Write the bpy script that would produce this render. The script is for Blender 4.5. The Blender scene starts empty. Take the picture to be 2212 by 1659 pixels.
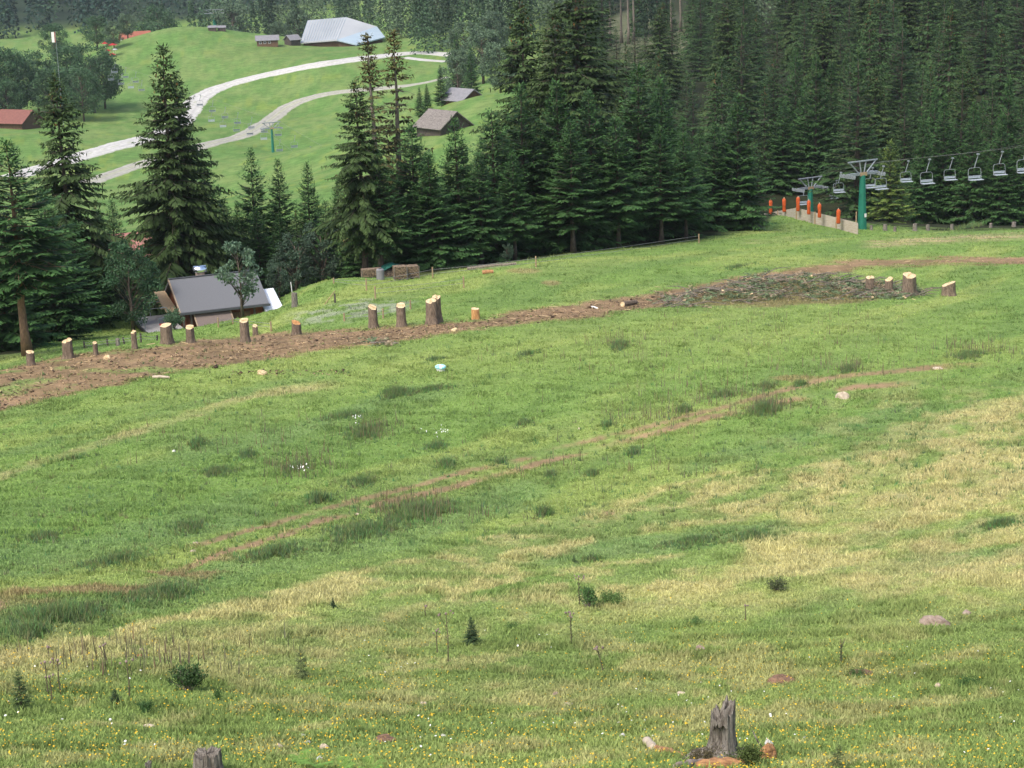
import bpy, math, random
import numpy as np
from mathutils import Vector, Matrix
S = bpy.context.scene
C = S.collection
PI = math.pi
# ------------------------------------------------------------------ camera
FP = 4128.; PITCH = math.radians(14); ROLL = math.radians(2)
fw = np.array([0, math.cos(PITCH), -math.sin(PITCH)]); r0 = np.array([1., 0, 0]); u0 = np.cross(r0, fw)
rt = math.cos(ROLL)*r0 - math.sin(ROLL)*u0; up = math.sin(ROLL)*r0 + math.cos(ROLL)*u0
cam = bpy.data.cameras.new('camera'); camo = bpy.data.objects.new('camera', cam); C.objects.link(camo)
camo.matrix_world = Matrix(((rt[0], up[0], -fw[0], 0), (rt[1], up[1], -fw[1], 0), (rt[2], up[2], -fw[2], 0), (0, 0, 0, 1)))
cam.sensor_width = 36; cam.lens = 36*FP/2212; cam.clip_start = .5; cam.clip_end = 6000
S.camera = camo
# ------------------------------------------------------------------ light
SUN_EL, SUN_AZ = 52, 215          # azimuth measured clockwise from +Y
w = bpy.data.worlds.new('World'); S.world = w; w.use_nodes = True
nt = w.node_tree; bg = nt.nodes['Background']
sky = nt.nodes.new('ShaderNodeTexSky'); sky.sky_type = 'NISHITA'; sky.sun_disc = False
sky.sun_elevation = math.radians(SUN_EL); sky.sun_rotation = math.radians(SUN_AZ); sky.air_density = 1.0; sky.dust_density = 4.0; sky.ozone_density = 1.0
nt.links.new(sky.outputs[0], bg.inputs[0]); bg.inputs[1].default_value = .15
sl = bpy.data.lights.new('sun', 'SUN'); sl.energy = 1.5; sl.angle = math.radians(12); sl.color = (1, .95, .87)
so = bpy.data.objects.new('sun', sl); C.objects.link(so)
a = math.radians(SUN_AZ); e = math.radians(SUN_EL)
sd = Vector((math.sin(a)*math.cos(e), math.cos(a)*math.cos(e), math.sin(e)))
so.rotation_euler = sd.to_track_quat('Z', 'Y').to_euler(); so.location = (0, 0, 200)
S.view_settings.view_transform = 'Standard'; S.view_settings.look = 'None'
S.view_settings.exposure = .88; S.view_settings.gamma = 1
S.render.resolution_x = 1024; S.render.resolution_y = 768
# ------------------------------------------------------------------ helpers
def tag(o, label=None, cat=None, group=None, kind=None):
    if label: o['label'] = label
    if cat: o['category'] = cat
    if group: o['group'] = group
    if kind: o['kind'] = kind
    return o
def at(px, py, D):
    d = fw + rt*((px-1106)/FP) - up*((py-829.5)/FP)
    return d/np.linalg.norm(d)*D
def proj(x, y, z):
    d = x*fw[0]+y*fw[1]+z*fw[2]; d = np.where(d < .5, .5, d)
    X = x*rt[0]+y*rt[1]+z*rt[2]; Y = x*up[0]+y*up[1]+z*up[2]
    return 1106+FP*X/d, 829.5-FP*Y/d
def sstep(a, b, x):
    t = np.clip((x-a)/(b-a), 0, 1); return t*t*(3-2*t)
def _h(ix, iy, s):
    n = (ix*374761393 + iy*668265263 + s*974634777) & 0x7fffffff
    n = ((n ^ (n >> 13))*1274126177) & 0x7fffffff
    return ((n ^ (n >> 16)) & 0xffff)/65535.
def vnoise(x, y, s=0):
    xi = np.floor(x).astype(np.int64); yi = np.floor(y).astype(np.int64); fx = x-xi; fy = y-yi
    fx = fx*fx*(3-2*fx); fy = fy*fy*(3-2*fy)
    return (_h(xi, yi, s)*(1-fx)+_h(xi+1, yi, s)*fx)*(1-fy)+(_h(xi, yi+1, s)*(1-fx)+_h(xi+1, yi+1, s)*fx)*fy
def fbm(x, y, s=0, o=4):
    v = 0; am = .5
    for k in range(o):
        v = v+am*vnoise(x*2**k+k*17.3, y*2**k+k*9.1, s+k); am *= .5
    return v/(1-.5**o)
def npmesh(name, V, F, mat, parent=None, col=None, smooth=False, link=True):
    V = np.asarray(V, np.float32).reshape(-1, 3); F = np.asarray(F, np.int32); k = F.shape[1]
    me = bpy.data.meshes.new(name)
    me.vertices.add(len(V)); me.vertices.foreach_set('co', V.ravel())
    me.loops.add(F.size); me.loops.foreach_set('vertex_index', F.ravel())
    me.polygons.add(len(F)); me.polygons.foreach_set('loop_start', np.arange(0, F.size, k, dtype=np.int32))
    try: me.polygons.foreach_set('loop_total', np.full(len(F), k, np.int32))
    except Exception: pass
    if smooth: me.polygons.foreach_set('use_smooth', np.ones(len(F), bool))
    if col is not None:
        c = np.ones((len(V), 4), np.float32); c[:, :3] = col
        at_ = me.attributes.new('Col', 'FLOAT_COLOR', 'POINT'); at_.data.foreach_set('color', c.ravel())
    me.update(calc_edges=True); me.materials.append(mat)
    o = bpy.data.objects.new(name, me)
    if link: C.objects.link(o)
    if parent: o.parent = parent
    return o
class MB:
    def __init__(s): s.v = []; s.f = []
    def add(s, vs, fs):
        n = len(s.v); s.v += [tuple(map(float, q)) for q in vs]; s.f += [tuple(i+n for i in f) for f in fs]; return s
    def hexa(s, p): return s.add(p, [(0, 3, 2, 1), (4, 5, 6, 7), (0, 1, 5, 4), (1, 2, 6, 5), (2, 3, 7, 6), (3, 0, 4, 7)])
    def box(s, x0, x1, y0, y1, z0, z1):
        return s.hexa([(x0, y0, z0), (x1, y0, z0), (x1, y1, z0), (x0, y1, z0), (x0, y0, z1), (x1, y0, z1), (x1, y1, z1), (x0, y1, z1)])
    def slab(s, q, t):     # q: four points (ccw seen from outside), thickness along the inward normal
        q = [Vector(p) for p in q]; n = (q[1]-q[0]).cross(q[3]-q[0]).normalized()*t
        return s.hexa([p-n for p in q]+q)
    def tube(s, pts, r, n=8):
        pts = [Vector(p) for p in pts]; m = len(pts); rr = r if isinstance(r, (list, tuple)) else [r]*m
        vs = []; fs = []; prev = None
        for i, p in enumerate(pts):
            t = (pts[min(i+1, m-1)]-pts[max(i-1, 0)]).normalized()
            if prev is None: a = t.orthogonal().normalized()
            else: a = (prev-t*prev.dot(t)).normalized()
            prev = a; b = t.cross(a)
            for k in range(n):
                an = 2*PI*k/n; vs.append(p+(a*math.cos(an)+b*math.sin(an))*rr[i])
        for i in range(m-1):
            for k in range(n):
                k2 = (k+1) % n; fs.append((i*n+k, i*n+k2, (i+1)*n+k2, (i+1)*n+k))
        fs.append(tuple(range(n-1, -1, -1))); fs.append(tuple((m-1)*n+k for k in range(n)))
        return s.add(vs, fs)
    def blob(s, c, r, seed=0, rough=.25, nu=14, nv=9, jag=0):
        rnd = random.Random(seed); ph = [rnd.uniform(0, 6.28) for _ in range(6)]; vs = []; fs = []
        for j in range(nv+1):
            th = PI*j/nv
            for i in range(nu):
                a = 2*PI*i/nu
                k = 1+rough*(.5*math.sin(2*a+ph[0]+th)+.35*math.sin(3*a+ph[1]-2*th)+.3*math.sin(3*th+ph[2]+a)+.2*math.sin(5*a+ph[3])*math.sin(4*th+ph[4])) + rnd.uniform(-jag, jag)*(0 < j < nv)
                vs.append((c[0]+r[0]*k*math.sin(th)*math.cos(a), c[1]+r[1]*k*math.sin(th)*math.sin(a), c[2]+r[2]*k*math.cos(th)))
        for j in range(nv):
            for i in range(nu):
                i2 = (i+1) % nu; fs.append((j*nu+i, (j+1)*nu+i, (j+1)*nu+i2, j*nu+i2))
        return s.add(vs, fs)
    def build(s, name, mat, parent=None, bevel=0, smooth=False):
        me = bpy.data.meshes.new(name); me.from_pydata(s.v, [], s.f); me.update(); me.materials.append(mat)
        if smooth: me.polygons.foreach_set('use_smooth', [True]*len(me.polygons))
        o = bpy.data.objects.new(name, me); C.objects.link(o)
        if parent: o.parent = parent
        if bevel:
            b = o.modifiers.new('bevel', 'BEVEL'); b.width = bevel; b.segments = 2; b.limit_method = 'ANGLE'
        return o
def emp(name, loc, rz=0, label=None, cat=None, group=None):
    o = bpy.data.objects.new(name, None); C.objects.link(o); o.location = tuple(map(float, loc)); o.rotation_euler = (0, 0, rz)
    return tag(o, label, cat, group)
def dup(root, loc, rz=0, sc=(1, 1, 1), label=None, cat=None, group=None):
    r = root.copy(); C.objects.link(r); r.location = tuple(map(float, loc)); r.rotation_euler = (0, 0, rz); r.scale = sc
    if label: r['label'] = label
    if cat: r['category'] = cat
    if group: r['group'] = group
    for ch in list(root.children):
        c = ch.copy(); C.objects.link(c); c.parent = r
        for g in list(ch.children):
            d = g.copy(); C.objects.link(d); d.parent = c
    return r
# ------------------------------------------------------------------ materials
def mat(name, col, col2=None, scale=3., rough=.85, detail=6, bump=0, spec=.25, metal=0, stretch=None, attr=False, fac=(.35, .65), trans=0):
    m = bpy.data.materials.new(name); m.use_nodes = True; n = m.node_tree.nodes; l = m.node_tree.links
    b = n['Principled BSDF']; b.inputs['Roughness'].default_value = rough; b.inputs['Metallic'].default_value = metal
    b.inputs['Specular IOR Level'].default_value = spec
    tc = n.new('ShaderNodeTexCoord'); mp = n.new('ShaderNodeMapping'); nz = n.new('ShaderNodeTexNoise')
    l.new(tc.outputs['Object'], mp.inputs[0]); l.new(mp.outputs[0], nz.inputs['Vector'])
    nz.inputs['Scale'].default_value = scale; nz.inputs['Detail'].default_value = detail; nz.inputs['Roughness'].default_value = .65
    if stretch: mp.inputs['Scale'].default_value = stretch
    cr = n.new('ShaderNodeValToRGB'); l.new(nz.outputs['Fac'], cr.inputs[0])
    cr.color_ramp.elements[0].position = fac[0]; cr.color_ramp.elements[1].position = fac[1]
    c2 = col2 or tuple(x*.6 for x in col)
    if attr:
        cr.color_ramp.elements[0].color = (*([c2[0]]*3), 1); cr.color_ramp.elements[1].color = (*([col[0]]*3), 1)
        at_ = n.new('ShaderNodeAttribute'); at_.attribute_name = 'Col'
        mx = n.new('ShaderNodeMix'); mx.data_type = 'RGBA'; mx.blend_type = 'MULTIPLY'; mx.inputs[0].default_value = 1
        l.new(at_.outputs['Color'], mx.inputs[6]); l.new(cr.outputs[0], mx.inputs[7]); l.new(mx.outputs[2], b.inputs['Base Color']); out = mx.outputs[2]
    else:
        cr.color_ramp.elements[0].color = (*c2, 1); cr.color_ramp.elements[1].color = (*col, 1); l.new(cr.outputs[0], b.inputs['Base Color']); out = cr.outputs[0]
    if bump:
        bp = n.new('ShaderNodeBump'); bp.inputs['Strength'].default_value = 1; bp.inputs['Distance'].default_value = bump
        l.new(nz.outputs['Fac'], bp.inputs['Height']); l.new(bp.outputs[0], b.inputs['Normal'])
    if trans:
        t = n.new('ShaderNodeBsdfTranslucent'); l.new(out, t.inputs[0]); ms = n.new('ShaderNodeMixShader'); ms.inputs[0].default_value = trans
        l.new(b.outputs[0], ms.inputs[1]); l.new(t.outputs[0], ms.inputs[2]); l.new(ms.outputs[0], n['Material Output'].inputs[0])
    return m
M = dict(
 ground=mat('ground', (1.12,)*3, (.78,)*3, scale=9., rough=.95, attr=True, bump=.05, spec=.1, detail=8),
 grass=mat('grass', (1.1,)*3, (.85,)*3, scale=2., rough=.8, attr=True, spec=.15, trans=.25),
 needle=mat('needle', (1.25,)*3, (.7,)*3, scale=1.1, rough=.7, attr=True, spec=.2, trans=.12),
 leaf=mat('leaf', (1.2,)*3, (.75,)*3, scale=1.0, rough=.6, attr=True, spec=.3, trans=.2),
 bark=mat('bark', (.15, .12, .095), (.06, .048, .038), scale=5, stretch=(3, 3, .5), rough=.95, bump=.03),
 deadbark=mat('dead_bark', (.24, .21, .17), (.10, .085, .07), scale=5, stretch=(3, 3, .5), rough=.95, bump=.03),
 warmbark=mat('reddish_bark', (.27, .17, .11), (.14, .09, .06), scale=5, stretch=(3, 3, .5), rough=.95, bump=.03),
 stumpbark=mat('stump_bark', (.22, .17, .125), (.09, .066, .048), scale=7, stretch=(2, 2, .6), rough=.95, bump=.03),
 cutwood=mat('cut_wood', (.66, .54, .35), (.50, .35, .18), scale=9, rough=.8, bump=.01),
 splitwood=mat('split_wood', (.62, .36, .15), (.30, .13, .05), scale=8, stretch=(3, 3, .4), rough=.85, bump=.02),
 oldwood=mat('weathered_wood', (.29, .265, .23), (.075, .062, .05), scale=14, stretch=(2, 2, .25), rough=.95, bump=.04),
 road=mat('gravel', (.50, .49, .46), (.40, .385, .35), scale=.9, rough=.95),
 track=mat('track_gravel', (.36, .35, .30), (.26, .25, .19), scale=.8, rough=.95),
 hallroof=mat('hall_roof', (.44, .45, .44), (.36, .37, .37), scale=.12, rough=.45, stretch=(1, .3, 1)),
 hallroof2=mat('hall_roof_blue', (.36, .44, .48), (.30, .38, .43), scale=.2, rough=.4),
 darkwall=mat('dark_timber', (.10, .085, .07), (.05, .04, .035), scale=2, stretch=(4, 4, 1), rough=.9),
 brownwall=mat('brown_timber', (.17, .105, .065), (.08, .05, .035), scale=3, stretch=(6, 6, .6), rough=.9),
 redwall=mat('red_timber', (.22, .075, .04), (.11, .04, .025), scale=3, stretch=(6, 6, .6), rough=.9),
 cabinroof=mat('cabin_roof', (.155, .16, .172), (.12, .125, .135), scale=30, rough=.85, detail=3),
 cabinlow=mat('lean_to_cover', (.19, .155, .14), (.145, .115, .10), scale=20, rough=.9),
 fascia=mat('fascia', (.085, .09, .10), (.06, .065, .07), rough=.6),
 trimwood=mat('trim_wood', (.36, .28, .20), (.24, .18, .13), scale=8, rough=.85),
 tin=mat('bright_tin', (.82, .85, .90), (.70, .74, .80), scale=2, rough=.35),
 steel=mat('polished_steel', (.9, .92, .95), (.8, .82, .86), rough=.18, metal=1),
 deck=mat('deck_boards', (.40, .39, .385), (.30, .29, .28), scale=6, stretch=(1, 5, 1), rough=.85),
 galv=mat('galvanised_steel', (.30, .33, .35), (.20, .23, .25), scale=6, rough=.5, metal=.3),
 greensteel=mat('green_painted_steel', (.02, .17, .115), (.015, .13, .09), scale=2, rough=.5),
 seat=mat('chair_seat', (.36, .40, .44), (.25, .29, .33), scale=5, rough=.5),
 seatdark=mat('chair_seat_dark', (.13, .16, .18), (.09, .12, .14), scale=5, rough=.6),
 orange=mat('orange_padding', (.58, .105, .02), (.34, .06, .018), scale=5, rough=.6),
 whiteboard=mat('white_boards', (.46, .42, .36), (.32, .27, .21), scale=4, stretch=(.6, .6, 5), rough=.85),
 post=mat('post_wood', (.42, .31, .18), (.26, .19, .12), scale=8, stretch=(2, 2, .5), rough=.9),
 postdark=mat('dark_post', (.10, .09, .075), (.06, .05, .045), scale=8, rough=.9),
 white=mat('white_paint', (.78, .78, .76), (.65, .65, .63), scale=6, rough=.5),
 red=mat('red_plastic', (.45, .03, .025), (.30, .02, .02), scale=5, rough=.4),
 redroof=mat('red_tiles', (.22, .095, .075), (.15, .065, .055), scale=2.5, rough=.85),
 pinkroof=mat('faded_red_tiles', (.36, .17, .14), (.26, .12, .10), scale=2.5, rough=.85),
 orangeroof=mat('orange_roof', (.33, .12, .075), (.24, .085, .06), scale=1, rough=.8),
 shingle=mat('grey_shingles', (.24, .215, .195), (.11, .10, .09), scale=3.5, rough=.9, bump=.04),
 greyroof=mat('grey_sheet_roof', (.23, .225, .235), (.17, .17, .18), scale=2, rough=.6),
 tarp=mat('green_tarp', (.03, .16, .12), (.02, .10, .08), scale=3, rough=.5),
 logend=mat('log_ends', (.27, .20, .13), (.08, .06, .045), scale=9, rough=.9, bump=.03, fac=(.42, .58)),
 rock=mat('rock', (.36, .29, .24), (.19, .14, .11), scale=6, rough=.95, bump=.03),
 palerock=mat('pale_rock', (.52, .44, .34), (.34, .28, .21), scale=6, rough=.95, bump=.02),
 whiterock=mat('white_rock', (.60, .59, .56), (.40, .39, .37), scale=8, rough=.9),
 earth=mat('reddish_earth', (.25, .15, .095), (.12, .075, .05), scale=10, rough=.98, bump=.04),
 orangewood=mat('rotting_wood', (.50, .27, .12), (.20, .10, .055), scale=9, stretch=(.6, 3, 3), rough=.95, bump=.03),
 turq=mat('turquoise_plastic', (.20, .62, .66), (.70, .82, .82), scale=9, rough=.5, fac=(.45, .55)),
 wire=mat('wire', (.28, .28, .27), rough=.5),
 flower=mat('yellow_petals', (.68, .46, .03), (.58, .36, .03), rough=.7),
 wflower=mat('white_petals', (.82, .82, .78), (.7, .7, .68), rough=.7),
 stalk=mat('dry_stalk', (.14, .12, .07), (.09, .08, .05), rough=.9),
 thistle=mat('thistle_head', (.30, .22, .20), (.20, .15, .13), rough=.9),
 fern=mat('fern', (.22, .38, .08), (.13, .25, .05), scale=6, rough=.7, trans=.25),
)
_t = M['ground'].node_tree; _b = _t.nodes['Principled BSDF']; _l = _b.inputs['Base Color'].links[0].from_socket
_n = _t.nodes.new('ShaderNodeTexNoise'); _n.inputs['Scale'].default_value = .55; _n.inputs['Detail'].default_value = 9; _n.inputs['Roughness'].default_value = .75
_c = _t.nodes.new('ShaderNodeTexCoord'); _t.links.new(_c.outputs['Object'], _n.inputs['Vector']); _r = _t.nodes.new('ShaderNodeValToRGB'); _t.links.new(_n.outputs['Fac'], _r.inputs[0])
_r.color_ramp.elements[0].position = .36; _r.color_ramp.elements[1].position = .64; _r.color_ramp.elements[0].color = (.70, .74, .66, 1); _r.color_ramp.elements[1].color = (1.16, 1.12, 1.1, 1)
_m = _t.nodes.new('ShaderNodeMix'); _m.data_type = 'RGBA'; _m.blend_type = 'MULTIPLY'; _m.inputs[0].default_value = 1; _t.links.new(_l, _m.inputs[6]); _t.links.new(_r.outputs[0], _m.inputs[7]); _t.links.new(_m.outputs[2], _b.inputs['Base Color'])
M['roadcol'] = mat('road_surface', (1.15,)*3, (.82,)*3, scale=1.3, rough=.95, attr=True, detail=9)
# ------------------------------------------------------------------ terrain height
CPX = [(0,1659,25),(0,1385,40),(0,1100,62),(0,900,86),(0,800,98),(550,1659,25),(550,1385,41),(550,1100,62),(550,900,83),(550,800,94),(530,735,103),
(1100,1659,25.5),(1100,1385,42),(1100,1100,64),(1100,900,82),(1100,780,94),(1000,690,108),(1100,640,118),(1050,578,134),
(1650,1659,26),(1650,1385,42),(1650,1100,62),(1650,900,80),(1650,750,98),(1650,620,124),(1500,525,158),(1700,505,172),
(2212,1659,26),(2212,1385,41),(2212,1100,60),(2212,900,79),(2212,780,95),(2212,640,122),(2212,560,145),(2212,500,178),(1964,640,124),(1850,508,184),(1720,473,190),
(67,787,100),(250,742,107),(360,735,104),(431,716,127),(560,692,128),(350,718,127),(270,690,134),(210,700,138),(640,645,127),(625,632,135),(690,612,137),(590,648,136),(770,600,132),(900,595,134),(1230,552,146),(800,652,118),(770,626,125),(900,620,125),(690,636,125),(610,672,120),(430,739,114),(550,709,117),(310,734,116),(1000,602,127),
(240,460,300),(640,400,350),(640,320,430),(640,250,500),(700,130,560),(735,97,620),(420,58,640),(330,72,630),(575,92,615),(240,130,600),(200,85,900),(40,262,500),(180,250,500),(30,300,440),(950,290,320),(985,218,350),(1000,130,560),
(1400,90,450),(2212,480,230),(1900,150,400),(1900,20,500),(500,163,560)]
P = [at(*c) for c in CPX]
P += [np.array(q, float) for q in [(-112,725,-56),(-75,710,-50),(-160,690,-56),(-40,760,-46),(60,800,-30),(-400,1000,-30),(-100,1100,-35),(200,1000,30),(-500,1500,120),(0,1500,100),(500,1300,150),(-300,500,-46),(-250,250,-45),
 (200,200,-22),(300,500,10),(160,650,2),(0,0,-1.75),(-12,6,-4.5),(12,6,-4.2),(0,-40,13),(-60,40,-18),(60,50,-15.5),(-80,100,-25),(90,110,-22),(-600,0,-30),(600,0,30),(0,-600,120),(-1500,1500,150),(1500,1500,200),(0,2400,260),(-900,2200,260),(900,2200,260),(40,230,-37.5),(0,220,-35.5)]]
P = np.array(P); MQ = 7.
_A = np.sqrt(((P[:, None, :2]-P[None, :, :2])**2).sum(-1)+MQ*MQ)
_A = np.block([[_A, np.ones((len(P), 1))], [np.ones((1, len(P))), np.zeros((1, 1))]])
_W = np.linalg.solve(_A, np.append(P[:, 2], 0))
def Hs(x, y):
    x = np.asarray(x, float); y = np.asarray(y, float); z = np.full(x.shape, _W[-1])
    for i in range(len(P)): z = z+_W[i]*np.sqrt((x-P[i, 0])**2+(y-P[i, 1])**2+MQ*MQ)
    return z
def H(x, y):
    z = Hs(x, y); r = np.sqrt(np.asarray(x)**2+np.asarray(y)**2)
    k = sstep(8, 25, r)*(1-sstep(170, 260, r))
    z = z+k*((fbm(x*.16, y*.22, 5, 3)-.5)*(.55-.33*sstep(85, 115, r))+(fbm(x*.9, y*.9, 9, 2)-.5)*.13*(1-sstep(60, 140, r)))
    z = z+sstep(240, 400, r)*(fbm(x*.03, y*.03, 3, 3)-.5)*1.6
    # grassy mound behind the padded fence
    return z
def ground(px, py, dmax=1300):
    px = np.atleast_1d(np.asarray(px, float)); py = np.atleast_1d(np.asarray(py, float)); out = np.zeros((len(px), 3))
    ds = np.exp(np.linspace(math.log(16), math.log(dmax), 420))
    for s in range(0, len(px), 3000):
        a = px[s:s+3000]; b = py[s:s+3000]
        d = fw[None]+rt[None]*((a-1106)/FP)[:, None]-up[None]*((b-829.5)/FP)[:, None]; d /= np.linalg.norm(d, axis=1)[:, None]
        Q = d[:, None, :]*ds[None, :, None]; g = Q[..., 2]-H(Q[..., 0], Q[..., 1])
        i = np.argmax(g < 0, axis=1); i = np.where(g.min(axis=1) >= 0, len(ds)-1, np.maximum(i, 1))
        k = np.arange(len(a)); lo = ds[i-1]; hi = ds[i]
        for _ in range(14):
            m = (lo+hi)/2; q = d*m[:, None]; below = q[:, 2] < H(q[:, 0], q[:, 1]); hi = np.where(below, m, hi); lo = np.where(below, lo, m)
        out[s:s+3000] = d*((lo+hi)/2)[:, None]
    return out
def g1(px, py):
    q = ground(px, py)[0]; return Vector(q)
def foot(px, py, D):          # a top seen at pixel px, py, D metres away: its foot on the terrain and its height
    q = at(px, py, D); z = float(H(q[0], q[1])); return Vector((q[0], q[1], z)), q[2]-z
# ------------------------------------------------------------------ ground colours
def pl(s): a = np.array(s, float); return a[:, 0], a[:, 1]
ST_U = pl([(-400,860),(0,800),(60,785),(140,768),(300,752),(420,737),(560,722),(700,716),(800,710),(940,700),(1030,690),(1150,670),(1250,655),(1400,635),(1500,620),(1600,600),(1700,582),(1800,568),(1900,560),(2060,557),(2400,553)])
ST_L = pl([(-400,960),(0,885),(100,862),(200,842),(300,820),(400,800),(560,777),(700,755),(850,738),(1000,715),(1150,698),(1300,682),(1420,662),(1500,645),(1600,622),(1700,606),(1800,590),(1850,580),(1950,573),(2060,569),(2400,572)])
RUT_U = pl([(400,1185),(553,1142),(653,1114),(753,1087),(853,1062),(928,1042),(1003,1020),(1106,1000),(1206,970),(1306,944),(1343,938),(1431,914),(1493,897),(1556,882),(1643,857),(1800,815),(1990,797),(2040,793),(2500,770)])
RUT_L = pl([(-200,1330),(0,1305),(250,1262),(380,1238),(480,1195),(553,1174),(628,1152),(678,1129),(778,1107),(828,1086),(915,1067),(1003,1047),(1106,1018),(1181,997),(1231,984),(1281,972),(1356,952),(1406,937),(1468,919),(1540,900),(1620,886),(1720,862),(1850,835),(2500,800)])
DRY_U = pl([(-400,1480),(0,1405),(200,1378),(440,1312),(560,1290),(700,1242),(950,1192),(1100,1140),(1250,1103),(1400,1060),(1550,1015),(1750,965),(2000,905),(2212,850),(2600,800)])
DRY_L = pl([(-400,1500),(0,1440),(300,1395),(700,1375),(1100,1330),(1500,1290),(2212,1265),(2600,1250)])
LINE_D = pl([(-500,103),(0,104),(60,106),(180,138),(600,136),(680,137),(770,132),(900,133),(1050,136),(1230,149),(1500,161),(1640,176),(1700,200),(1850,192),(2212,188),(3000,190)])
def gcol(x, y, z, simple=False):
    """base colour of turf, soil and stubble at world points (linear)"""
    px, py = proj(x, y, z); r = np.sqrt(x*x+y*y+z*z); n = len(x)
    uu = x*.5+y*.86; vv = x*.86-y*.5; s1 = fbm(uu*.07, vv*.32, 21, 4); s2 = fbm(x*.5, y*.9, 31, 3); s3 = fbm(x*.035, y*.07, 41, 3); s4 = fbm(x*1.7, y*2.3, 51, 3)
    j = (s2-.5)*26*60/np.maximum(r, 40)+(s4-.5)*16*60/np.maximum(r, 40)
    g1_ = np.array((.176, .274, .074)); g2_ = np.array((.262, .330, .100)); g3_ = np.array((.112, .180, .055))
    c = g1_[None]*(1-sstep(.42, .70, s1))[:, None]+g2_[None]*sstep(.42, .70, s1)[:, None]
    lush = sstep(.50, .66, fbm(uu*.10+7, vv*.40, 61, 4))*.55
    lush = np.maximum(lush, sstep(0, 1, 1)*0)
    c = c*(1-lush[:, None])+g3_[None]*1.25*lush[:, None]
    near = r < 230
    # yellowish mid belt
    yb = np.exp(-((py-np.interp(px, [0, 700, 1500, 2212], [930, 800, 720, 700]))/70)**2)*sstep(150,500,px)*(1-sstep(1700,2300,px))
    c = c+(g2_-c)*(yb*.55)[:, None]
    # foreground olive
    fg = sstep(1290, 1420, py+j)
    fo = np.array((.195, .245, .078)); c = c*(1-fg[:, None]*.6)+fo*(fg[:, None]*.6)
    # dark lush side strips
    for (pts, hw, k) in [([(0, 1215), (200, 1190), (420, 1130), (560, 1090)], 45, .7), ([(0, 1345), (200, 1320), (430, 1258), (640, 1200), (900, 1150), (1000, 1110), (1150, 1060)], 42, .75),
                         ([(400, 975), (620, 940), (760, 890), (850, 855), (960, 845)], 20, .7), ([(1200, 1205), (1300, 1188), (1450, 1172), (1650, 1150), (1700, 1145)], 26, .95), ([(2090, 1145), (2300, 1110)], 18, .8), ([(1990, 1208), (2300, 1190)], 20, .7),
                         ([(1500, 1010), (1700, 950), (1900, 905), (2000, 880)], 22, .6), ([(0, 985), (250, 920), (400, 880), (560, 838), (700, 820)], 9, .5)]:
        X, Y = pl(pts); inx = sstep(X[0]-60, X[0], px)*(1-sstep(X[-1]-40, X[-1]+60, px))
        m = (1-sstep(hw*.5, hw*1.1, np.abs(py+j-np.interp(px, X, Y))))*inx*k*near
        c = c*(1-m[:, None])+(g3_*1.35+s4[:, None]*.03)*m[:, None]
    # dry straw
    dry = np.array((.47, .41, .20)); dry2 = np.array((.38, .34, .17))
    du = np.interp(px, *DRY_U); dl = np.interp(px, *DRY_L)
    md = sstep(-6, 14, py+j-du)*(1-sstep(-40, 90, py+j-dl))*near
    pat = sstep(.40, .60, fbm(uu*.28+3, vv*.75, 71, 4)*.6+fbm(x*1.3, y*.8, 72, 3)*.4)
    green = np.zeros(n)
    for (cx, cy, ax, ay) in [(1450, 1172, 270, 30), (2160, 1128, 80, 18), (2120, 1200, 130, 18), (1750, 975, 300, 28), (1150, 1262, 160, 10)]:
        sl_ = -.16*(px-cx); green = np.maximum(green, 1-sstep(.6, 1.2, ((px-cx)/ax)**2+((py+j*.6-cy-sl_)/ay)**2))
    md = md*(.12+.62*pat)*(1-green*.9)
    c = c*(1-md[:, None])+(dry[None]*(.8+.4*s4[:, None]))*md[:, None]
    # other thin straw streaks
    for (pts, hw, k) in [([(-100, 1060), (0, 1030), (130, 985), (250, 950), (400, 900), (560, 850), (700, 830)], 10, .75), ([(300, 1440), (650, 1400), (800, 1440)], 22, .3), ([(900, 1500), (1300, 1490), (1500, 1480)], 30, .3)]:
        X, Y = pl(pts); inx = sstep(X[0]-60, X[0], px)*(1-sstep(X[-1]-40, X[-1]+60, px))
        m = (1-sstep(hw*.4, hw*1.2, np.abs(py+j*.5-np.interp(px, X, Y))))*inx*k*near*(.4+.6*pat)
        c = c*(1-m[:, None])+dry2*m[:, None]
    fgd = fg*sstep(.48, .64, fbm(uu*.5, vv*.9, 81, 4)*.6+fbm(x*2.2, y*1.3, 82, 3)*.4)*.5
    c = c*(1-fgd[:, None])+dry*(.85)*fgd[:, None]
    right = sstep(1500, 2100, px)*sstep(790, 900, py)*(1-sstep(1250, 1350, py))*near*sstep(.40, .60, fbm(uu*.45, vv*1.1, 84, 4)*.6+fbm(x*1.6, y*1.1, 85, 3)*.4)*.6
    c = c*(1-right[:, None])+dry2*1.1*right[:, None]
    # reddish ruts
    soil = np.array((.31, .215, .125)); brown = np.array((.228, .157, .092))
    for (L, hw, k, x0, x1) in [(RUT_U, 5.0, .9, 430, 2100), (RUT_L, 6.2, 1., 400, 1950)]:
        v = fbm(x*.45, y*.5, 91+int(hw*2), 3)
        m = (1-sstep(hw*.5, hw*1.5, np.abs(py+j*.25-np.interp(px, *L))))*sstep(x0-60, x0+40, px)*(1-sstep(x1-60, x1+60, px))*sstep(.28, .50, v)*k*near
        c = c*(1-m[:, None])+soil*m[:, None]
    m = (1-sstep(.5, 1.2, ((px-230)/330)**2+((py+j+(px-230)*.17-1268)/34)**2))*sstep(.38, .6, s2)*.75*near
    c = c*(1-m[:, None])+brown*1.15*m[:, None]
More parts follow.
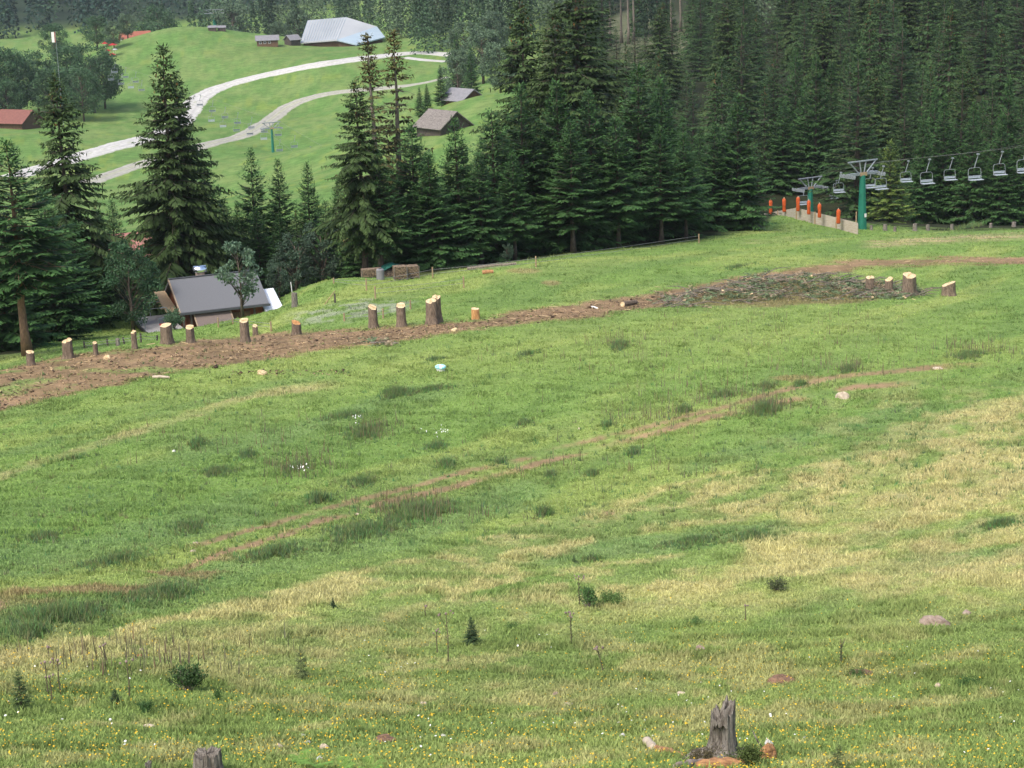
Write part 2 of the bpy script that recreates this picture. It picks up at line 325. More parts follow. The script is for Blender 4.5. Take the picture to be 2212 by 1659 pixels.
    for (cx, cy, ax, ay, k) in [(1720, 818, 60, 7, .6), (2010, 795, 30, 5, .9), (1315, 1108, 16, 6, .8), (0, 1310, 12, 16, .9), (1130, 585, 40, 6, .5), (1190, 612, 22, 6, .6), (1050, 700, 60, 8, .4), (725, 668, 60, 14, .0)]:
        m = (1-sstep(.4, 1.3, ((px-cx)/ax)**2+((py+j*.3-cy)/ay)**2))*k*near; c = c*(1-m[:, None])+soil*m[:, None]
    # felled strip
    su = np.interp(px, *ST_U); sl2 = np.interp(px, *ST_L)
    jj = (s2-.5)*16+(s4-.5)*9
    m = sstep(-4, 4, py+jj-su)*(1-sstep(-4, 5, py+jj-sl2))*near
    m = m*(1-.75*sstep(.6, .72, fbm(x*.35, y*.5, 99, 3))*(px < 450))
    dc = brown[None]*(.65+.75*s4[:, None])+np.array((.06, .042, .024))*s2[:, None]
    c = c*(1-m[:, None])+dc*m[:, None]
    m = (1-sstep(.7, 1.15, ((px-1700)/300)**2+((py+jj*.6-634+(px-1700)*.03)/28)**2))*near
    c = c*(1-m[:, None]*.7)+(brown*.9)*(m[:, None]*.7)
    # sandy track at the far edge and worn ground
    for (pts, hw, k) in [([(1900, 528), (1990, 522), (2080, 516), (2212, 510), (2400, 508)], 9, .8), ([(1640, 522), (1700, 518), (1790, 520)], 7, .3)]:
        X, Y = pl(pts); inx = sstep(X[0]-60, X[0], px)*(1-sstep(X[-1]-40, X[-1]+60, px))
        m = (1-sstep(hw*.4, hw*1.2, np.abs(py+jj*.4-np.interp(px, X, Y))))*inx*k*near*(.35+.65*sstep(.4, .6, s2)); c = c*(1-m[:, None])+np.array((.42, .33, .20))*m[:, None]
    # gravelly grey patch behind the stumps
    m = (1-sstep(.3, 1.2, ((px-760)/150)**2+((py+j-672+(px-760)*.12)/24)**2))*sstep(.45, .6, fbm(x*1.1, y*1.2, 111, 3))*near*.5
    c = c*(1-m[:, None])+np.array((.40, .39, .36))*m[:, None]
    # forest floor
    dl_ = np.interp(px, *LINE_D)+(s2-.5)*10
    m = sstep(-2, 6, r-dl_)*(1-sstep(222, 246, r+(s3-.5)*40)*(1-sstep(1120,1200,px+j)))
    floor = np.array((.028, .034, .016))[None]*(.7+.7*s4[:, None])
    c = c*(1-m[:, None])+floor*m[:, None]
    m = (1-sstep(.6, 1.2, ((px-1400)/110)**2+((py-85)/70)**2))*(r > 380); c = c*(1-m[:, None])+(np.array((.075, .085, .035))[None]+s2[:, None]*.07)*m[:, None]
    # valley pasture
    m = sstep(222, 246, r+(s3-.5)*40)*(1-sstep(1120,1200,px+j))*(1-sstep(930, 960, r))
    va = np.array((.115, .215, .058)); vb = np.array((.170, .245, .080)); s1 = s1*.6+fbm(x*.25, y*.25, 222, 4)*.4
    vc = va[None]*(1-sstep(.4, .65, s1))[:, None]+vb[None]*sstep(.4, .65, s1)[:, None]
    fl = sstep(.62, .68, fbm(x*.55, y*.35, 121, 2))*sstep(.45, .6, s3)*.4
    vc = vc*(1-fl[:, None])+np.array((.24, .30, .06))*fl[:, None]
    vc = vc*(.80+.40*fbm(x*.7, y*.7, 131, 3))[:, None]
    kn = (1-sstep(.5, 1.2, ((px-560)/130)**2+((py-115)/18)**2))*.4; vc = vc*(1-kn[:, None])+np.array((.16, .21, .07))*kn[:, None]
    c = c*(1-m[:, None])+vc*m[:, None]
    m = sstep(930, 980, r); c = c*(1-m[:, None])+np.array((.03, .05, .03))*m[:, None]
    return np.clip(c, 0, 1)
# ------------------------------------------------------------------ ground sheet (polar grid, a full disc)
AZ = np.concatenate([np.linspace(-180, -26, 46)[:-1], np.linspace(-26, -17.5, 24)[:-1], np.linspace(-17.5, 17.5, 620), np.linspace(17.5, 26, 24)[1:], np.linspace(26, 180, 46)[1:-1]])
AZ = np.radians(AZ); RR = np.concatenate([[.5, 2, 4, 6, 8, 10, 12, 14, 16], np.exp(np.linspace(math.log(17), math.log(330), 620)), np.exp(np.linspace(math.log(334), math.log(2600), 190))])
rg, ag = np.meshgrid(RR, AZ, indexing='ij'); gx = (rg*np.sin(ag)).ravel(); gy = (rg*np.cos(ag)).ravel(); gz = H(gx, gy)
nR, nA = rg.shape
_r = np.arange(nR-1)[:, None]*nA; _c = np.arange(nA)[None]; c2 = (_c+1) % nA
GF = np.stack([_r+_c, _r+c2, _r+nA+c2, _r+nA+_c], -1).reshape(-1, 4)
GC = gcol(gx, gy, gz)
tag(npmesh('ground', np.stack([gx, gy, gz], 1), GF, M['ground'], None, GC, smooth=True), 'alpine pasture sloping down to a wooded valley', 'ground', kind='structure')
#MARK1
# ------------------------------------------------------------------ turf
rng = np.random.default_rng(7)
GX = gx.reshape(nR, nA); GY = gy.reshape(nR, nA); GZ = gz.reshape(nR, nA)
PX, PY = proj(GX, GY, GZ)
def cell_pick(n, rmin, rmax, wfun=None, margin=760, pymax=1900):
    """random points on the sheet, about evenly spread as seen from the slope's top"""
    ax = PX[:-1, 1:]-PX[:-1, :-1]; ay = PY[:-1, 1:]-PY[:-1, :-1]; bx = PX[1:, :-1]-PX[:-1, :-1]; by = PY[1:, :-1]-PY[:-1, :-1]
    A = np.abs(ax*by-ay*bx); r = rg[:-1, :-1]
    A = A*(GY[:-1, :-1] > 8)*(np.abs(GX[:-1, :-1]) < .5*GY[:-1, :-1])*(r > rmin)*(r < rmax)*(PX[:-1, :-1] > -margin)*(PX[:-1, :-1] < 2212+margin)*(PY[:-1, :-1] < pymax)*(PY[:-1, :-1] > 0)
    A = A*np.where((PX[:-1, :-1] > -80) & (PX[:-1, :-1] < 2290) & (PY[:-1, :-1] < 1720), 1, .62)
    if wfun is not None: A = A*wfun(GX[:-1, :-1], GY[:-1, :-1], PX[:-1, :-1], PY[:-1, :-1], r)
    p = (A/A.sum()).ravel(); cs = np.cumsum(p); i = np.minimum(np.searchsorted(cs, rng.random(n)), len(cs)-1)
    ri, ci = np.unravel_index(i, A.shape); u = rng.random(n); v = rng.random(n)
    def lerp(G): return (G[ri, ci]*(1-v)+G[ri, ci+1]*v)*(1-u)+(G[ri+1, ci]*(1-v)+G[ri+1, ci+1]*v)*u
    return lerp(GX), lerp(GY), lerp(GZ)
def meadow_w(x, y, px, py, r):
    m = (r < np.interp(px, *LINE_D)-1).astype(float)
    su = np.interp(px, *ST_U); sl2 = np.interp(px, *ST_L); m = m*np.where((py > su+4) & (py < sl2-3), .12, 1)
    for L in (RUT_U, RUT_L): m = m*np.where((np.abs(py-np.interp(px, *L)) < 6) & (px > 430) & (px < 2000), .2, 1)
    return m
def blades(x, y, z, h, wd, lean, col, nb=3, spread=.05):
    n = len(x); wd = np.broadcast_to(wd, n); N = n*nb; rep = lambda a: np.repeat(a, nb)
    X = rep(x)+rng.normal(0, 1, N)*spread*rep(h/.12); Y = rep(y)+rng.normal(0, 1, N)*spread*rep(h/.12); Z = rep(z)-.01
    a = rng.random(N)*2*PI; hh = rep(h)*(.55+.7*rng.random(N)); ww = rep(wd)*(.7+.6*rng.random(N))
    la = rng.random(N)*2*PI; ll = hh*lean*(.3+rng.random(N))
    b0 = np.stack([X-np.cos(a)*ww, Y-np.sin(a)*ww, Z], 1); b1 = np.stack([X+np.cos(a)*ww, Y+np.sin(a)*ww, Z], 1)
    t = np.stack([X+np.cos(la)*ll, Y+np.sin(la)*ll, Z+hh], 1)
    V = np.stack([b0, b1, t], 1).reshape(-1, 3); F = np.arange(N*3).reshape(-1, 3)
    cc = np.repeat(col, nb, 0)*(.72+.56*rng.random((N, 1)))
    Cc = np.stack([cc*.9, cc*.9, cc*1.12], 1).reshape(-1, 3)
    return V, F, Cc
xs, ys, zs = cell_pick(450000, 20, 205, meadow_w)
cc = gcol(xs, ys, zs)
keep = (cc[:, 0]/np.maximum(cc[:, 1], .01) < 1.27) | (rng.random(len(xs)) < .12)
xs, ys, zs, cc = xs[keep], ys[keep], zs[keep], cc[keep]
so_ = cc[:, 0]/np.maximum(cc[:, 1], .01) >= 1.27; cc[so_] = (.13, .20, .05); r = np.sqrt(xs**2+ys**2)
lum = cc @ np.array([.3, .6, .1])
dry_ = np.clip((cc[:, 0]/np.maximum(cc[:, 1], .01)-.85)*4, 0, 1)
darkg = np.clip((.19-lum)/.1, 0, 1)*(1-dry_)
tuf = sstep(.45, .75, fbm(xs*.8, ys*1.2, 201, 3))
h = (.030+.035*rng.random(len(xs)))*(1+1.0*tuf+.45*dry_+.9*darkg)*(1+r/260); wd = .0080*(1+r/42)
cc = cc*(1-.22*tuf[:, None]*(1-dry_[:, None]))
V, F, Cc = blades(xs, ys, zs, h, wd, .8, cc*1.3)
tag(npmesh('grass', V, F, M['grass'], None, Cc), 'short green and straw coloured grass covering the slope', 'grass', kind='stuff')
# ------------------------------------------------------------------ tree builders
class TB:
    """collects needle sprays / leaves as quads with colours"""
    def __init__(s): s.q = []; s.c = []
    def kite(s, b, d, l, wd, side, col):
        m = b+d*(l*.45); t = b+d*l
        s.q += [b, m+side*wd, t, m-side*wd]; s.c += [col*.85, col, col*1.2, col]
    def build(s, name, mt, parent):
        V = np.array(s.q); F = np.arange(len(V)).reshape(-1, 4)
        return npmesh(name, V, F, mt, parent, np.clip(np.array(s.c), 0, 1))
def unit(v): return v/max(np.linalg.norm(v), 1e-9)
ZAX = np.array([0, 0, 1.])
def spruce(name, seed, Ht, R, clear, style, col, tip, dens=1., step=.42, bare=0):
    """style: young = stiff rising tips, old = long drooping twigs; returns (root, height)"""
    r = np.random.default_rng(seed); T = TB(); W = MB(); col = np.array(col); tip = np.array(tip)
    root = emp(name, (0, 0, 0))
    tr = Ht*.0115+.05; wob = r.normal(0, .04, 9)
    W.tube([(wob[i]*math.sin(i), wob[(i+3) % 9]*math.cos(i*2), Ht*i/8*.985) for i in range(9)], [tr*(1-i/8.3)*(1.35 if i == 0 else 1) for i in range(9)], 7)
    z = clear
    lob = r.uniform(0, 6.28, 4)
    while z < Ht-.25:
        t = (z-clear)/(Ht-clear); tt = z/Ht
        prof = (1-t)**.85 if style == 'young' else (1-t)**.75
        if style == 'old': prof *= .8+.35*math.sin(z*1.3+lob[0])*.5+.1
        if clear > 0: prof *= min(1, .55+t*5)
        z0 = z; nb = int(r.integers(6, 9) if t < .85 else r.integers(4, 6)); a0 = r.uniform(0, 6.28)
        for k in range(nb):
            az = a0+2*PI*k/nb+r.normal(0, .16)
            L = R*prof*r.uniform(.72, 1.15)*(1+.14*math.sin(az*2+lob[1]+z*.4))+.16
            if r.random() < bare*(1 if t < .75 else .3):
                if r.random() < .6:   # dead snag
                    d = np.array([math.cos(az), math.sin(az), -.25]); p0 = np.array([0, 0, z]); W.tube([p0, p0+d*L*.4, p0+d*L*.7-ZAX*.1*L], [.025, .015, .006], 3)
                continue
            z = z0+r.uniform(-.5, .5)*step; je = r.normal(0, .11)
            e0 = je+((math.radians(38)*t+math.radians(4)) if style == 'young' else (math.radians(40)*t-math.radians(8)))
            sag = (.42-.30*t) if style == 'young' else (.62-.35*t); upt = .22 if style == 'young' else .16
            ca, sa = math.cos(az), math.sin(az); rad = np.array([ca, sa, 0]); lat = np.array([-sa, ca, 0])
            def pt(s): return rad*(L*s*math.cos(e0))+ZAX*(z+L*(math.sin(e0)*s-sag*s*s+upt*s**3))
            n = max(3, int(L/.24*dens)); 
            if L > 1.2: W.tube([pt(0), pt(.35), pt(.7)], [.035, .02, .01], 3)
            cb = col*r.uniform(.75, 1.2)
            for i in range(n):
                s = .14+.86*(i+r.uniform(0, .8))/n; p = pt(s); q = pt(min(s+.05, 1.05)); d = unit(q-p)
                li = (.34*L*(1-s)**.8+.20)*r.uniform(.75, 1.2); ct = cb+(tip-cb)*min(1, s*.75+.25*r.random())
                for sg in (1, -1):
                    dd = unit(d*r.uniform(.5, .9)+lat*sg*r.uniform(.6, 1.0)-ZAX*(r.uniform(.15, .5) if style == 'young' else r.uniform(.4, .95)))
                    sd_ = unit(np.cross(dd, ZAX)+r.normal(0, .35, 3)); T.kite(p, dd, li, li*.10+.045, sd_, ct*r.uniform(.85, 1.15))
                    if li > .45:
                        m = p+dd*li*.5; d2 = unit(dd+d*.9+r.normal(0, .2, 3)); T.kite(m, d2, li*.55, .055, unit(np.cross(d2, ZAX)+r.normal(0, .3, 3)), ct*r.uniform(.9, 1.2))
                if style == 'old' and r.random() < .9:
                    dn = unit(np.array([r.normal(0, .16), r.normal(0, .16), -1])); T.kite(p, dn, r.uniform(.3, .85)*(.4+.6*(1-t)), .07, unit(np.cross(dn, rad)+r.normal(0, .3, 3)), ct*r.uniform(.7, 1.0))
                elif style == 'young' and r.random() < .35:
                    dn = unit(rad*.35-ZAX); T.kite(p, dn, r.uniform(.18, .38), .06, lat, ct*.8)
            T.kite(pt(.92), unit(pt(1.0)-pt(.9)+ZAX*.05), .26+.04*L, .05, lat, tip)
        z = z0+step*r.uniform(.7, 1.25)*(1 if t < .8 else .7)
    for k in range(5): T.kite(np.array([0, 0, Ht-.9+.16*k]), unit(np.array([r.normal(0, .35), r.normal(0, .35), 1])), .42, .06, np.array([1., 0, 0]), tip)
    if style == 'old':      # brown cones in the top
        for k in range(46):
            t = r.uniform(.80, .985); rr = R*(1-t)*1.2*r.uniform(.3, 1); az = r.uniform(0, 6.28)
            p = np.array([rr*math.cos(az), rr*math.sin(az), Ht*t]); T.kite(p, np.array([0, 0, -1.]), .22, .05, unit(r.normal(0, 1, 3)*np.array([1, 1, 0])), np.array((.17, .10, .04)))
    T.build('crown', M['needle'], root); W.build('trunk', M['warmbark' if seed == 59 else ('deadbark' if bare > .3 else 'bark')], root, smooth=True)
    root['h'] = Ht; return root
def broadleaf(name, seed, Ht, R, col, n=60, leaves=120, ls=.17, clear=.22, multi=1):
    r = np.random.default_rng(seed); T = TB(); W = MB(); col = np.array(col); root = emp(name, (0, 0, 0))
    for m in range(multi):
        ox = 0 if multi == 1 else r.uniform(-.5, .5)*R*.5; W.tube([(0, 0, 0), (ox*.3, 0, Ht*.25), (ox+.1, .1, Ht*.5), (ox, -.1, Ht*.8)], [Ht*.02+.03, Ht*.015+.02, Ht*.01+.01, .02], 7)
    for i in range(n):
        az = r.uniform(0, 6.28); t = r.uniform(clear, .97); u = (t-clear)/(1-clear)
        env = R*math.sin(PI*min(max(u*.82+.12, 0), 1))**.7; rr = env*r.uniform(.25, 1)**.5
        c = np.array([rr*math.cos(az), rr*math.sin(az), Ht*t]); rc = R*r.uniform(.20, .34)*(1.1-.4*u); sh = r.uniform(.72, 1.25)
        s0 = np.array([0, 0, max(Ht*.15, c[2]-rr*.9-.5)]); W.tube([s0, (s0+c)/2+r.normal(0, .1, 3), c], [.012*Ht*.5+.01, .02, .008], 4)
        for k in range(leaves):
            d = unit(r.normal(0, 1, 3)); p = c+d*rc*r.random()**.4*np.array([1, 1, .75])
            dd = unit(d+r.normal(0, .6, 3)-ZAX*.3); T.kite(p, dd, ls*r.uniform(.7, 1.3), ls*.38, unit(np.cross(dd, r.normal(0, 1, 3))), col*sh*r.uniform(.8, 1.2))
    T.build('crown', M['leaf'], root); W.build('trunk', M['bark'], root, smooth=True)
    root['h'] = Ht; return root
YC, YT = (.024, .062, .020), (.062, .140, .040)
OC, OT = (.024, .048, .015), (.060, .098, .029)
FC, FT = (.024, .058, .019), (.060, .115, .036)
PARK = []
def proto(o): PARK.append(o); return o
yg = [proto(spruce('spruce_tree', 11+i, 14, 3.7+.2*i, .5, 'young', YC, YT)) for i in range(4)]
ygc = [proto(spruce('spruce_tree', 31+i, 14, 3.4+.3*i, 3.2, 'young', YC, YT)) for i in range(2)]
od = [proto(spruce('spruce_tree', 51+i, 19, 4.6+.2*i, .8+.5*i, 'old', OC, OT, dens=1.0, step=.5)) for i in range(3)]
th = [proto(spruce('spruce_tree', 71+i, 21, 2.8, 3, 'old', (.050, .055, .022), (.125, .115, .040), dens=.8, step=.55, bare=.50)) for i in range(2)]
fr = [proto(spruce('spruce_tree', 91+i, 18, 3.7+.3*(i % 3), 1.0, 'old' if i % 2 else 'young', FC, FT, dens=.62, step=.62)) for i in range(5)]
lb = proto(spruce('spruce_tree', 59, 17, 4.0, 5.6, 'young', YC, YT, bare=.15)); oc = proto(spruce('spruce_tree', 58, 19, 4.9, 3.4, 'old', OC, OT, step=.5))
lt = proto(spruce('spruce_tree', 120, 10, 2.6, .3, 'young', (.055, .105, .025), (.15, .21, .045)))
dc = [proto(broadleaf('broadleaf_tree', 131+i, 15, 6, (.055, .115, .050), n=75, leaves=90, ls=.42)) for i in range(3)]
gr = [proto(broadleaf('broadleaf_tree', 141+i, 14, 4.2, (.095, .150, .085), n=60, leaves=90, ls=.40)) for i in range(2)]
sm = proto(broadleaf('broadleaf_tree', 151, 6.2, 1.7, (.105, .170, .105), n=30, leaves=60, ls=.24, clear=.30))
gb = proto(broadleaf('broadleaf_tree', 152, 7.5, 2.3, (.045, .105, .045), n=52, leaves=130, ls=.17, clear=.12, multi=2))
ub = proto(broadleaf('broadleaf_tree', 153, 5.0, 1.7, (.055, .095, .058), n=34, leaves=110, ls=.17, clear=.10, multi=2))
rr_ = random.Random(5)
USED = set()
def tree(pr, px, py, D, label, cat='spruce', group=None, wf=1.):
    p, h = foot(px, py, D); k = h/pr['h']; rz = rr_.uniform(0, 6.28); kw = k*wf
    t_ = dup(pr, p, rz, (kw, kw*rr_.uniform(.9, 1.1), k), label, cat, group); t_.rotation_euler = (rr_.gauss(0, .012), rr_.gauss(0, .012), rz); return t_
LF = 'spruces lining the far edge of the pasture'
near_trees = [
 (od[0], 340, 97, 141, 'tall broad old spruce standing directly behind the grey roofed cabin', 1.22),
 (od[2], 384, 150, 144, 'second lower top rising from the right side of the broad old spruce', .9),
 (od[1], 120, 158, 131, 'tall drooping old spruce left of the cabin, its top below the leafy trees', 1.22),
 (lb, 14, 300, 103, 'big spruce with bare lower trunk at the left end of the stump row', 1.25),
 (yg[1], 150, 470, 128, 'short dark spruce under the drooping old spruce at the left', 1.0),
 (yg[2], 212, 455, 133, 'dark narrow spruce between the two tallest old spruces on the left', 1.0),
 (yg[0], 95, 410, 119, 'bushy spruce just right of the bare trunked spruce at the left edge', 1.1),
 (yg[3], -20, 430, 112, 'spruce cut off by the left edge of the picture', 1.1),
 (yg[2], 445, 350, 152, 'dark spruce close behind the right flank of the broad old spruce', .9),
 (yg[1], 485, 425, 150, 'dark spruce rising above the cabin ridge beside the tin cowl', .9),
 (yg[0], 538, 320, 152, 'pointed slim spruce above the small leafy tree by the cabin', .8),
 (yg[3], 597, 345, 153, 'thin pointed spruce in front of the valley lift pylon', .72),
 (yg[2], 660, 350, 152, 'thin pale spruce left of the brownish spruce group', .72),
 (yg[1], 700, 430, 150, 'low spruce at the foot of the brownish spruce group', .9),
 (oc, 768, 165, 136, 'brownish tall spruce above the stacked timber, its trunk bare at the foot', .95),
 (th[0], 803, 68, 143, 'half dead spruce with pale bare trunk, left of the tall pair', 1.15),
 (th[1], 848, 62, 146, 'tallest brownish spruce of the pair, right of the pale bare trunk', 1.2),
 (ygc[1], 812, 330, 136, 'younger spruce with bare foot beside the grey box and timber stack', .9),
 (yg[0], 885, 265, 141, 'green spruce behind the timber stacks at the pasture edge', 1.1),
 (yg[2], 985, 255, 144, 'spruce in front of the grey shingled hut', .95),
 (yg[3], 930, 330, 139, 'lower spruce right beside the timber stack', 1.0),
 (od[0], 1135, -20, 178, 'huge old spruce reaching the top of the picture, left one of two', 1.0),
 (od[1], 1245, -60, 180, 'huge old spruce reaching the top of the picture, right one of two', 1.25),
 (od[2], 1195, 20, 172, 'old spruce wedged between the two huge old spruces', 1.0),
 (yg[1], 1062, 235, 150, 'spruce below the left huge old spruce', 1.0),
 (yg[0], 1122, 180, 152, 'slender topped spruce below the two huge spruces', 1.0),
 (ygc[0], 1032, 330, 143, 'shorter spruce at the pasture edge right of the log piece', .95),
 (ygc[1], 1105, 330, 146, 'shorter spruce at the edge above the small leafy bush', .95),
 (yg[3], 1205, 175, 153, 'spruce left of centre of the edge row with bare stems under it', 1.05),
 (yg[2], 1275, 195, 155, 'spruce in the middle of the dark edge row', 1.0),
 (ygc[0], 1230, 260, 149, 'spruce standing forward in the middle of the edge row', 1.05),
 (ygc[1], 1330, 250, 154, 'spruce before the tall twin topped group, trunk showing below', 1.0),
 (yg[0], 1378, 138, 163, 'tall dark spruce at the right part of the edge row', 1.05),
 (yg[1], 1437, 165, 166, 'tall spruce right of the tallest dark edge spruce', .95),
 (ygc[0], 1425, 270, 158, 'broad spruce at the right end of the dense edge row', 1.05),
 (ygc[1], 1480, 285, 163, 'spruce closing the right end of the dense edge row', .9),
 (yg[2], 1540, 262, 176, 'left spruce of the pair standing apart left of the padded fence', .95),
 (yg[3], 1592, 205, 177, 'right taller spruce of the pair left of the padded fence', .84),
 (yg[1], 1690, 215, 252, 'spruce rising over the middle of the padded fence', .9),
 (lt, 1924, 303, 203, 'small yellow green spruce right of the nearer lift pylon', .95),
]
for pr, px, py, D, lb, wf in near_trees: tree(pr, px, py, D, lb, 'spruce', LF, wf*(1.0 if pr in od+[lt, oc] and px < 700 else 1.28))
# second rank inside the wood: fills the wall behind the edge row
inner = []
for i in range(44):
    px = -80+i*40+rr_.uniform(-10, 10)
    if 560 < px < 720 : top = rr_.uniform(430, 470)
    elif px < 330: top = rr_.uniform(420, 520)
    elif px < 560: top = rr_.uniform(430, 500)
    elif px < 1000: top = rr_.uniform(330, 420)
    else: top = rr_.uniform(230, 330)
    D = float(np.interp(px, *LINE_D))+rr_.uniform(9, 24)
    if px > 1560: continue
    tree(rr_.choice(yg+fr[:2]), px, top, D, 'dark spruce inside the wood behind the pasture edge row', 'spruce', 'spruces inside the wood behind the edge row', 1.05)
for (pr, px, py, D, lb) in [(gb, 272, 520, 127, 'grey green leafy tree on the lawn edge left of the cabin deck'), (sm, 513, 522, 121, 'small grey green leafy tree in front of the cabin roof'),
    (ub, 632, 505, 139, 'silvery leafy bush tree under the spruces right of the cabin'), (ub, 690, 480, 142, 'larger silvery leafy bush tree left of the timber stack'), (ub, 598, 560, 134, 'low leafy shrub tree behind the white roofed shed'),
    (ub, 1095, 525, 142, 'small leafy bush at the foot of the dark spruce wall'), (ub, 250, 620, 133, 'low leafy undergrowth at the upper edge of the lawn')]:
    tree(pr, px, py, D, lb, 'broadleaf tree', 'leafy trees among the spruces', 1.0)
# hillside wood on the right
pts = []; tries = 0
for i in range(34):
    px = 1700+i*19+rr_.uniform(-8, 8); D = rr_.uniform(208, 236) if px > 1880 else rr_.uniform(252, 275)
    if 1890 < px < 1965: continue
    q = at(px, 400, D); z = float(H(q[0], q[1])); h = rr_.uniform(12, 18); pts.append((q[0], q[1]))
    dup(rr_.choice(yg+fr[:3]), (q[0], q[1], z), rr_.uniform(0, 6.28), (h/17, h/17, h/(14 if i % 2 else 16)), 'spruce in the front rank of the hillside wood behind the chairlift', 'spruce', 'spruces of the hillside wood')
while len(pts) < 178 and tries < 9000:
    tries += 1; D = 205+330*rr_.random()**.9; px = rr_.uniform(1240, 2330)
    q = at(px, 300, D); x, y = q[0], q[1]; mind = 6.2 if D < 300 else 8.0
    if D < np.interp(px, [1240, 1500, 1700, 2212], [235, 225, 208, 206]): continue
    if 1670 < px < 1850 and D < 250: continue
    if any((x-a)**2+(y-b)**2 < mind*mind for a, b in pts): continue
    z = float(H(x, y)); bx, by = proj(x, y, z); h = rr_.uniform(15, 23)*(.85 if D < 260 else 1)
    tx, ty = proj(x, y, z+h)
    if 1300 < tx < 1490 and 380 < D < 520: continue                      # clearing
    if 1290 < tx < 1500 and D < 380 and ty < 150+(D < 300)*60: h *= .72
    if ty > 560 or by < -60: continue
    pts.append((x, y)); k = h/18
    wf = rr_.uniform(1.1, 1.6)
    lab = 'spruce in the front rank of the hillside wood behind the chairlift' if D < 260 else ('spruce in the middle of the hillside wood on the right' if D < 380 else 'spruce high up in the hillside wood at the upper right')
    dup(rr_.choice(fr+od[:2]), (x, y, z), rr_.uniform(0, 6.28), (k*wf*(.95), k*wf*.95, k), lab, 'spruce', 'spruces of the hillside wood')
bt = proto(spruce('spruce_tree', 125, 27, 3.0, 12, 'old', FC, FT, dens=.6, step=.6, bare=.35))
for i, (px, D) in enumerate([(1318, 505), (1342, 512), (1357, 500), (1369, 508), (1392, 530), (1420, 520), (1450, 505), (1470, 515), (1500, 500), (1895, 470), (1925, 455)]):
    q = at(px, 60, D); z = float(H(q[0], q[1])); dup(bt, (q[0], q[1], z), i*1.3, (1, 1, 1+.03*(i % 4)), 'tall spruce with long bare grey trunk above the stony clearing', 'spruce', 'bare stemmed spruces above the clearing')
LT = 'round leafy trees left of the grassy knoll'
for i, (px, py, D) in enumerate([(-10, 105, 500), (35, 128, 507), (72, 112, 515), (108, 146, 492), (150, 100, 520), (192, 98, 505), (218, 122, 515), (172, 150, 488), (-40, 130, 490), (10, 175, 485)]):
    tree(dc[i % 3], px, py, D, 'big dark round leafy tree in the grove above the red roofed barn', 'broadleaf tree', LT, 1.0)
for (pr, px, py, D, lb, wf) in [(dc[0], 113, 52, 660, 'single round tree behind the red and white banner', 1.0), (dc[1], 205, 36, 625, 'bushy tree left of the orange roofed house', 1.2), (gr[0], 242, 46, 615, 'grey green tree beside the red parasols', 1.2),
    (gr[1], 272, 28, 640, 'pale green tree partly hiding the orange roof', 1.2), (dc[2], 340, 14, 690, 'round tree on the skyline of the knoll right of the orange roof', 1.0), (gr[0], 1000, 48, 505, 'pale grey green willow like tree above the two centre huts', 1.3),
    (gr[1], 1040, 62, 470, 'pale leafy tree right of the road end', 1.2), (gr[0], 985, 108, 430, 'pale leafy tree behind the lone dark spruce by the huts', 1.0), (gr[1], 1078, 88, 420, 'pale leafy tree left of the huge old spruces', 1.1), (gr[0], 1062, 25, 540, 'pale tall leafy tree at the wood edge near the top of the picture', 1.2),
    (gr[1], 600, 45, 700, 'leafy tree behind the hut left of the pale roofed hall', 1.2), (gr[0], 640, 22, 705, 'leafy tree at the left end of the pale roofed hall', 1.2), (gr[1], 500, 5, 720, 'pale tree right of the blue lift station pylon', 1.2)]:
    tree(pr, px, py, D, lb, 'broadleaf tree', 'leafy trees across the valley', wf)
for (pr, px, py, D, lb, wf) in [(yg[0], 950, 140, 352, 'lone dark spruce beside the centre huts', 1.0), (yg[1], 1015, 100, 400, 'slim dark spruce right behind the centre huts', .8), (yg[2], 905, 188, 350, 'small spruce left of the lone dark spruce', 1.0), (yg[3], 922, 182, 345, 'smallest spruce beside the lone dark spruce', .9), (yg[0], 985, 70, 480, 'dark spruce between the pale leafy trees', .8),
    (th[0], 920, -45, 640, 'tall bare trunked spruce above the road bend', .9), (th[1], 940, -30, 650, 'second tall bare trunked spruce above the road bend', .9), (yg[2], 1110, 60, 430, 'dark spruce left behind the huge old spruces', 1.0)]:
    tree(pr, px, py, D, lb, 'spruce', 'spruces across the valley', wf)
# the distant wood across the valley: one mass
def lowtree(T, r_, x, y, z, hh, con, cl, R, n, ks):
    for k in range(n):
        t = r_.random()**.8*.96; a_ = r_.uniform(0, 6.28); lobe = 1+.25*math.sin(3*a_+t*9+x)
        rad = R*lobe*((1-t) if con else math.sin(PI*min(t*.85+.12, 1))**.6)*r_.uniform(.4, 1.05)
        p = np.array([x+rad*math.cos(a_), y+rad*math.sin(a_), z+hh*(.06+t*.92)]); d = unit(np.array([math.cos(a_), math.sin(a_), -.6])+r_.normal(0, .3, 3))
        T.kite(p, d, ks*r_.uniform(.7, 1.3), ks*.3, unit(np.cross(d, r_.normal(0, 1, 3))), cl*r_.uniform(.7, 1.35))
    d = np.array([0, 0, 1.])
    if con: T.kite(np.array([x, y, z+hh*.93]), d, hh*.09, .12, np.array([1., 0, 0]), cl)
T = TB(); r2 = np.random.default_rng(8)
